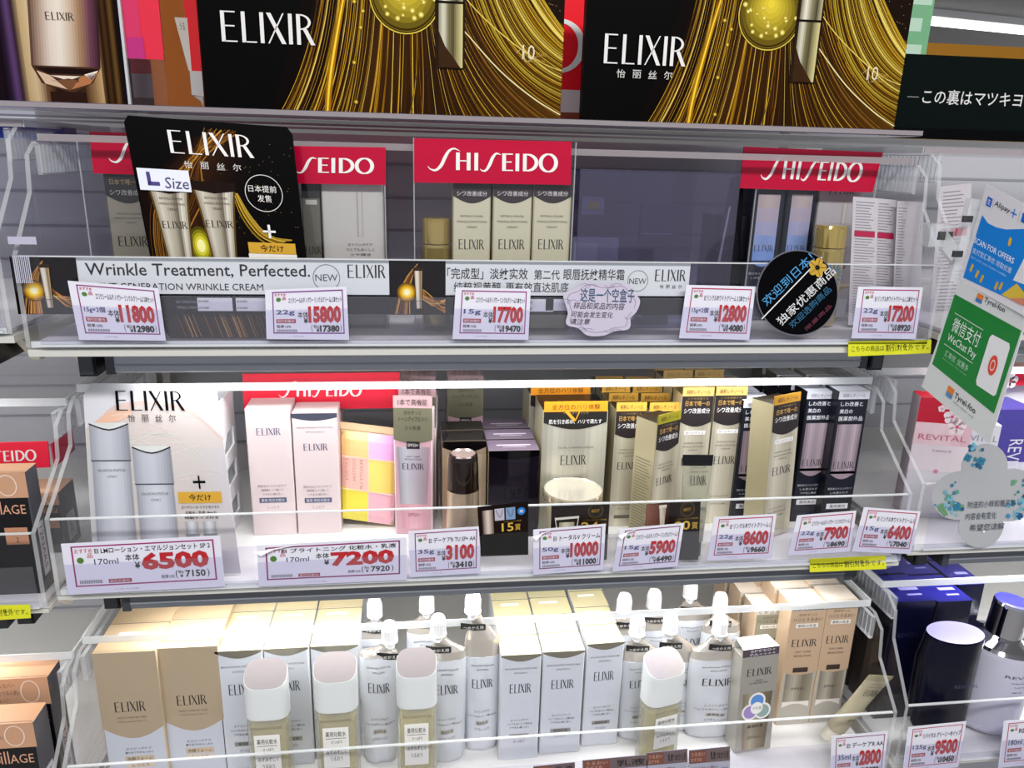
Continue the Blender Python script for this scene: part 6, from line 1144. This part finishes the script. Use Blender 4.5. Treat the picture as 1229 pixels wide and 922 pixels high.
# lowest shelf there: navy boxes, navy bottle and white bottle
T3r = Z(-.677 + .004) + .0034
def d_nv(b, w, h, d): b.text('REVITAL', -w * .3, w * .3, h * .70, h * .74, C('1a1c44'), y=-.0004); b.add([(-w * .1, d * .4, h + .0004), (w * .35, d * .4, h + .0004), (w * .35, d * .5, h + .0004), (-w * .1, d * .5, h + .0004)], [(0, 1, 2, 3)], C('9a98d8')); b.add([(-w * .05, d * .2, h + .0004), (w * .3, d * .2, h + .0004), (w * .3, d * .26, h + .0004), (-w * .05, d * .26, h + .0004)], [(0, 1, 2, 3)], C('8a88cc'))
for i, (u0, u1, lab) in enumerate(((1067, 1117, 'shiny navy box with blue lid nearest the tray wall behind the navy bottle'), (1117.5, 1160, 'shiny navy box with blue lid directly behind the navy bottle'), (1166, 1200, 'navy box with blue lid behind the white bottle with silver cap'))):
    X, w, h = px_carton(u0, u1, 722, 760, .752, T3r); o = carton('cosmetic_carton', lab, X, .752 if i < 2 else .79, T3r, w - .001, .06, h, C('080a24'), 'G', side=C('070818'), top=C('1c1b74'), draw=d_nv, group='shiny navy boxes with blue lids')
    dup(o, (X, .816 if i < 2 else .853, T3r), 'shiny navy box of the back row, ' + ('nearest the tray wall', 'two places behind the navy bottle', 'far behind the white bottle')[i], 'shiny navy boxes with blue lids')
base = at(1116, 905, .716); top = at(1138, 748, .730); base.z = max(base.z, T3r + .019)
ax = (top - base); L = ax.length
e = empty('foam_bottle', base, 'big dark navy bottle with a slanted lavender top in a clear wrapper', 'bottle', rot=(0, math.atan2(ax.x, ax.z), 0))
rb = span(1104, 1166, 750, .730)[1] / 2 + .001
m = MB(); n = 40
def rg(rx, ry_, z, t=0., ky=.72): return [(rx * math.cos(2 * math.pi * i / n), ky * ry_ * math.sin(2 * math.pi * i / n), z + t * math.sin(2 * math.pi * i / n) - t * .5 * math.cos(2 * math.pi * i / n)) for i in range(n)]
m.loft([rg(rb * .9, rb * .75, 0), rg(rb * .95, rb * .8, .004), rg(rb * .97, rb * .8, L * .6), rg(rb, rb * .8, L * .97, .002)], C('05061c'), 'B', cap=False); m.text('REVITAL', -.004, .026, L * .50, L * .535, C('3a3c68'), y=-rb * .60); m.build('bottle_body', e)
m = MB(); m.add(rg(rb, rb * .8, L * .97, .002), [range(n)], C('9a96cc'), 'K'); m.build('slanted_top', e)
m = MB(); m.loft([[(x * 1.10 - .003, y * 1.10, z * .93) for x, y, z in rg(rb, rb * .8, 0)], [(x * 1.12 - .004, y * 1.10, z) for x, y, z in rg(rb, rb * .8, L * .72)], [(x * 1.03, y * 1.03, z) for x, y, z in rg(rb, rb * .8, L * .955, .002)]], WHITE, 'A', cap=False); m.build('shrink_wrapper', e)
X, w = span(1152, 1246, 850, .715); zs = at(1200, 792, .715).z - T3r; zt = at(1212, 733, .73).z - T3r
e = empty('lotion_bottle', (X + .002, .745, T3r + .0045), 'large white bottle with chrome shoulder and navy topped silver cap', 'bottle', rot=(0, math.radians(4), 0)); r0 = w / 2 * .78
m = MB(); m.lathe([(r0 * .96, 0), (r0, .004), (r0, zs - .006), (r0 * .99, zs)], 48, C('c2c2d2'), 'K'); yb = -r0 - .0005
for t, x0, x1, z, hh in (('REVITAL', -.018, .030, .76, .036), ('GRANAS', -.010, .018, .70, .014), ('Lotion', -.004, .012, .65, .014), ('薬用', -.006, .008, .58, .014)):
    vs, fs, _ = glyphs(t); m.add([((r0 + .0005) * math.sin((x0 + a_ * (x1 - x0)) / r0), -(r0 + .0005) * math.cos((x0 + a_ * (x1 - x0)) / r0), zs * z + b_ * zs * hh) for a_, b_ in vs], fs, C('5a5a70'))
m.build('bottle_body', e)
m = MB(); m.lathe([(r0 * .99, zs), (r0 * .92, zs + .004), (r0 * .60, zs + .011), (r0 * .52, zs + .013)], 48, C('d0d0d8'), 'C'); m.build('chrome_shoulder', e)
m = MB(); m.lathe([(r0 * .50, zs + .012), (r0 * .50, zt - .004), (r0 * .48, zt - .001)], 40, C('c0c0c6'), 'C'); m.lathe([(r0 * .47, zt - .001), (r0 * .40, zt), (.0004, zt)], 40, C('3a3aa0'), 'K'); m.build('cap', e)

# ================================================================== neighbouring bay with the black and peach boxes
T2l = Z(-.427 - .016) + .0034; T3l = Z(-.677 - .02) + .0034
red_sign([(-52, 533), (57, 530), (60, 561), (-48, 566)], .80, 'red sign with white lettering over the black boxes in the neighbouring bay', 'P', logo=(.02, .86, .30, .40))
m = MB(); a, b = at(58, 533, .80), at(81, 532, .82); z0 = at(59, 561, .80).z; m.box(0, .0015, 0, .05, 0, a.z - z0, C('c81c40'), 'P'); tag(m.build('sign_return', None, (at(59, 540, .80).x + .002, .80, z0)), 'folded side of the neighbouring red sign seen through the tray wall', 'sign')
def d_maq(tz, b, w, h, d):
    b.rect(-w / 2, w / 2, h * .80, h, C('c99a78'), y=-.0002); b.ring(w * .26, h * .90, w * .12, h * .085, .0010, C('f0dccb'), y=-.0004, wz=.0010); b.text('ひと塗りでフルカバー', -w * .45, w * .08, h * .935, h * .97, C('6a4a38'), y=-.0004); b.text('塗りむら「粉土つるん肌」', -w * .45, w * .12, h * .88, h * .915, C('6a4a38'), y=-.0004); b.text('ツヤ肌仕上げ', -w * .45, -w * .02, h * .825, h * .855, C('8a6a54'), y=-.0004)
    b.text('MAQu', -w * .42, w * .04, h * .67, h * .745, C('d8a080'), y=-.0004); b.text('ill', w * .05, w * .15, h * .67, h * .775, C('d8a080'), y=-.0004); b.text('AGE', w * .16, w * .44, h * .67, h * .745, C('d8a080'), y=-.0004); b.rect(w * .14, w * .42, h * .42, h * .56, C('c08a68'), y=-.0004); b.text('ピンクオークル', w * .17, w * .39, h * .50, h * .53, C('6a4030'), y=-.0006); b.text('2', w * .26, w * .30, h * .44, h * .48, C('6a4030'), y=-.0006)
    s_ = w / 2 + .0004
    b.add([(s_, d * .25, h * .12), (s_, d * .75, h * .12), (s_, d * .75, h * .56), (s_, d * .25, h * .56)], [(0, 1, 2, 3)], C('d8d6da'))
    vs, fs, _ = glyphs('12NARS'); b.add([(s_ + .0003, d * .35 + q * d * .25, h * .52 - p * h * .34) for p, q in vs], fs, C('6a2030'))
gm = 'black and peach boxes in the neighbouring bay'
def maq(u0, u1, vt, vb, Y, zb, lab, d=.045):
    X, w = span(u0, u1, (vt + vb) / 2, Y); h = at((u0 + u1) / 2, vt, Y).z - zb
    return carton('cosmetic_carton', lab, X, Y, zb, w, d, h, C('0c0c10'), 'G', side=C('4a4a52'), top=C('d8a884'), draw=functools.partial(d_maq, 0), group=gm)
maq(-60, 40, 568, 690, .745, T2l, 'black and peach box under the neighbouring red sign', .024); maq(30, 74, 592, 650, .83, T2l, 'small dim black and tan box behind the clear wall under the red sign', .04)
maq(-30, 66, 815, 922, .735, T3l, 'black and peach box with full lettering on the lowest neighbouring shelf, behind another', .03); maq(-55, 48, 870, 960, .69, T3l, 'black and peach box standing in front on the lowest neighbouring shelf', .03)
X, w, h = px_carton(-30, 10, 190, 280, .86, T1z + .012)
m = MB(); m.box(-.10, .10, 0, .03, 0, .012, C('2038a0'), 'G'); p = at(-20, 165, .90); tag(m.build('blue_strip', None, (p.x - .02, .90, p.z)), 'deep blue strip of a far display behind the upper clear tray', 'strip')
